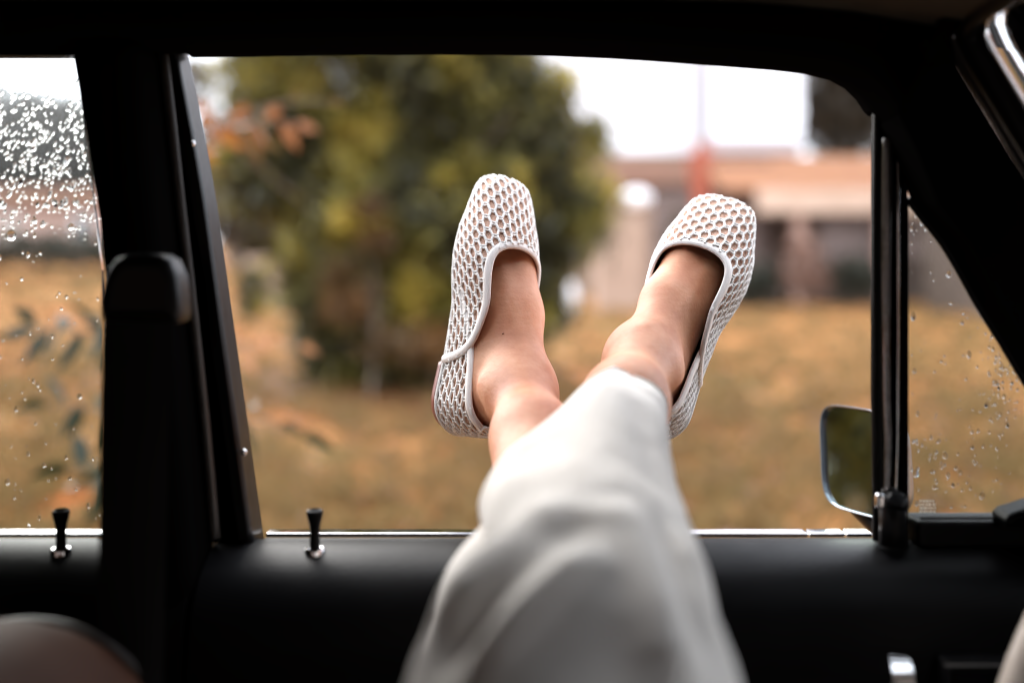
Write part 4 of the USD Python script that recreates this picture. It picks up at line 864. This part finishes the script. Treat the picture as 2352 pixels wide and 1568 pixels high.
obj('fascia', wbox(1740, 2300, 434, 490, 34.8, 35.0), pale_wood, sd); obj('back_wall', wbox(1655, 2300, 440, None, 38.6, 38.9), wood_d, sd); obj('side_screen', wbox(1885, 2300, 500, 590, 35.4, 35.5), grey_wall, sd)
for px in (1700, 1838, 2030, 2200): obj('shed_post', wbox(px - 12, px + 12, 490, None, 35.0, 35.3), pink_post, sd)
br = thing('brown_outhouse', label='brown walled outhouse between the red post and the conifer', cat='outhouse')
obj('wall', wbox(1500, 1760, 420, None, 38, 40), grey_wall, br); obj('roof', wbox(1370, 1770, 366, 424, 37.7, 40.4), roof_b, br); obj('wall_light', wbox(1405, 1500, 424, None, 38.2, 40), beige_m, br); obj('door', wbox(1540, 1575, 520, None, 37.95, 38.0), wood_d, br)
gp = thing('garden_pillar', label='beige plastered gate pillar with a round white cap', cat='pillar')
obj('shaft', wbox(1372, 1478, 500, None, 30, 31.2, .05), beige_m, gp); obj('cap', trimesh.creation.icosphere(3, .42).apply_scale([1.1, 1.0, .7]).apply_translation(at(1462, 456, 30.4)), white_wall, gp, smooth=True)
sn = obj('white_barrel', lathe([(0, .0), (.34, 0), (.42, .3), (.42, .6), (.34, .86), (0, .88)], 20).apply_translation(at(1290, 0, 27) * [1, 1, 0] + [0, 0, float(gz(at(1290, 0, 27)[0], 27))]), white_wall, smooth=40, label='white barrel standing on the grass beside the conifer', cat='barrel')
def logs(px, d, n, label):
    t = thing('wood_pile', label=label, cat='wood pile'); x = at(px, 0, d)[0]; z = float(gz(x, d)); k = 0
    for row in range(n):
        for c in range(n - row + 1):
            m = trimesh.creation.cylinder(.17 * rng.uniform(.85, 1.15), 1.1, sections=10); m.apply_transform(trimesh.transformations.rotation_matrix(math.pi / 2, [1, 0, 0])); m.apply_translation([x + (c - (n - row) / 2) * .36, d, z + .17 + row * .31]); obj('log', m, wood_d, t, smooth=40)
logs(1730, 33.5, 4, 'dark stack of logs left of the pale shed post'); logs(1950, 33.8, 5, 'big dark stack of logs under the shed roof, at the right')
pk = thing('pink_cottage', label='pinkish plastered cottage behind the hedge, seen through the wet rear pane', cat='cottage')
pinkw = mat('pink_plaster', (0.40, 0.27, 0.23), 0.9, vary=(0.34, 0.23, 0.20), scale=.7)
obj('wall', wbox(-420, 300, 470, None, 40, 46), pinkw, pk); obj('roof', wbox(-440, 320, 430, 472, 39.6, 46.4), roof_b, pk)
for px in (-200, 20, 190): w_ = obj('window', wbox(px - 22, px + 22, 498, 545, 39.95, 40.0), white_wall, pk); obj('pane', wbox(px - 15, px + 15, 504, 539, 39.93, 39.95), glass_d if px != 20 else beige_m, w_)
lw = obj('garden_wall', wbox(560, 690, 590, None, 27, 27.4, .04), beige_m, label='low beige garden wall left of the conifer', cat='wall')
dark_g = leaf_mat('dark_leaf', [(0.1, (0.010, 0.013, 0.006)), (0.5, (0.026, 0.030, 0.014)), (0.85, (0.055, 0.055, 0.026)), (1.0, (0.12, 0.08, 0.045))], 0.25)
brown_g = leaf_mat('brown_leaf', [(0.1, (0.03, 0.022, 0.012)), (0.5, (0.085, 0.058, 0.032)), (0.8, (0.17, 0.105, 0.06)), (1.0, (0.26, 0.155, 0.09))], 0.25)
hedge = thing('hedge', label='dark green clipped hedge across the lawn at the far left', cat='hedge')
obj('foliage', crown([lob(px, 575, 70, 34, 30, .8) for px in range(-420, 300, 55)], 420, 16, .22, .16, 8), dark_g, hedge)
for px in range(-420, 300, 60): obj('stem', tube([at(px, 640, 30) * [1, 1, 0] + [0, 0, float(gz(at(px, 0, 30)[0], 30))], at(px, 575, 30)], .04, 6), bark, hedge, smooth=True)
def far_tree(name, label, px, D, lobs, lm, seed, hgt, clumps=420, per=16, size=.42):
    x = at(px, 0, D)[0]; return tree(name, label, 'tree', x, D, hgt, .3, 14, crown([lob(*l, D, l[2] * D / FPX) for l in lobs], clumps, per, size, .35, seed), lm, seed=seed)
far_tree('dark_tree', 'dark brown green tree rising behind the shed roof, right edge of the front window', 1935, 48, [(1930, 200, 85, 170), (1900, 280, 62, 80), (1985, 270, 70, 100), (2000, 60, 130, 190), (1910, -20, 70, 120)], brown_g, 21, 9, 900, 18, .5)
far_tree('dark_tree', 'dense dark tree seen through the quarter window', 2180, 46, [(2170, 420, 120, 200), (2240, 300, 130, 200), (2130, 590, 80, 90), (2260, 600, 90, 90)], dark_g, 22, 9, 700)
far_tree('dark_tree', 'dark tree behind the rain covered rear pane, nearest the door pillar', 150, 43, [(120, 360, 110, 130), (190, 340, 80, 110), (60, 300, 80, 80)], dark_g, 23, 7, 700)
far_tree('dark_tree', 'dark tree behind the rain covered rear pane, at the picture edge', -60, 43, [(-30, 350, 110, 150), (-150, 330, 120, 160), (30, 380, 90, 100)], dark_g, 24, 8, 700)
far_tree('brown_tree', 'pale brown tree between the door pillar and the conifer', 540, 36, [(500, 420, 70, 120), (560, 500, 60, 80), (450, 200, 40, 60)], brown_g, 25, 6, 200)
for k, (x, y, hgt) in enumerate([(-14, 7, 9), (-19, 11, 10), (-12, 3, 8)]):
    tree('side_tree', ['dark leafy tree beside the car park edge, beyond the rear window', 'taller dark tree further back beyond the rear window', 'shorter dark tree nearest the car behind it'][k], 'tree', x, y, hgt * .8, .25, 12, crown([((x, y, hgt * .55), (2.6, 2.6, hgt * .4)), ((x + 1, y + .5, hgt * .35), (2.2, 2.2, hgt * .3))], 420, 18, .4, .4, 40 + k), conif, seed=50 + k)
bn = thing('grey_barn', label='tall grey brown boarded barn seen through the windshield corner', cat='barn')
bx0 = at(2262, 0, 26)[0]; zt = at(0, 74, 26)[2]
for k in range(16): obj('board', box(bx0 + k * .45, bx0 + k * .45 + .44, 26, 26.06 + .02 * (k % 2), 0, zt - .04 * (k % 3)), grey_wall, bn)
obj('barn_frame', box(bx0 + .1, bx0 + 7.1, 26.09, 30, 0, zt - .1), wood_d, bn); obj('roof', box(bx0 - .05, bx0 + 7.4, 25.8, 30.4, zt, zt + .15), roof_b, bn)

gs = thing('green_shrub', label='small dark green shrub in front of the low beige garden wall', cat='shrub')
gx_ = at(578, 0, 20)[0]; obj('stem', tube([[gx_, 20, float(gz(gx_, 20)) - .02], [gx_, 20, 1.0]], [.03, .01], 8), bark, gs, smooth=True); obj('foliage', crown([lob(578, 672, 36, 60, 20, .3)], 60, 16, .16, .1, 61), conif, gs)
fn = thing('board_fence', label='dark brown board fence close beside the right flank of the car', cat='fence')
for k in range(34): obj('board', box(-3.2 + k * .2, -3.012 + k * .2, -1.75, -1.72, 0.03, 2.25 + .03 * (k % 3)), wood_d, fn)
for z in (.4, 1.9): obj('rail', box(-3.2, 3.6, -1.80, -1.752, z, z + .09), wood_d, fn)

far_tree('brown_tree', 'low brown tree behind the garden wall, left of the conifer', 640, 37, [(640, 520, 70, 70), (590, 570, 50, 60), (690, 560, 50, 60)], brown_g, 26, 4, 260)
tree('spruce', 'dark spruce standing in front of the car bonnet', 'tree', 5.6, -1.4, 8.5, .22, 18, crown([((5.6, -1.4, 3.6), (2.5, 3.0, 2.6)), ((5.6, -1.4, 6.2), (1.7, 1.9, 2.6))], 700, 18, .35, .35, 71), dark_g, seed=72)

def shrub(label, px, py, rx, ry, D, lm, seed, n=70):
    t = thing('dry_shrub', label=label, cat='shrub'); x = at(px, 0, D)[0]; z = float(gz(x, D))
    for k in range(5): a = 1.26 * k; obj('stem', tube([[x, D, z - .03], [x + .15 * math.cos(a), D + .15 * math.sin(a), z + .6], [x + .5 * math.cos(a), D + .4 * math.sin(a), z + 1.3]], [.03, .02, .006], 6), bark, t, smooth=True)
    obj('foliage', crown([lob(px, py, rx, ry, D, .5), lob(px + rx * .5, py + ry * .4, rx * .6, ry * .5, D, .4)], n, 14, .22, .2, seed), lm, t)
pink_l = leaf_mat('pinkish_dry_leaf', [(0.1, (0.16, 0.09, 0.065)), (0.6, (0.34, 0.20, 0.15)), (1.0, (0.46, 0.29, 0.22))], 0.3)
shrub('pinkish dry shrub in front of the pale shed post', 1850, 610, 36, 70, 31, pink_l, 81)
shrub('dark brown shrub at the left foot of the shed', 1715, 645, 60, 42, 31.5, dark_g, 82, 90)
shrub('dark shrub low in front of the shed, right edge of the front window', 1955, 640, 60, 45, 31, dark_g, 83, 90)
shrub('brown leafless looking shrub between the pillar and the shed', 1570, 560, 45, 90, 32, brown_g, 84, 60)
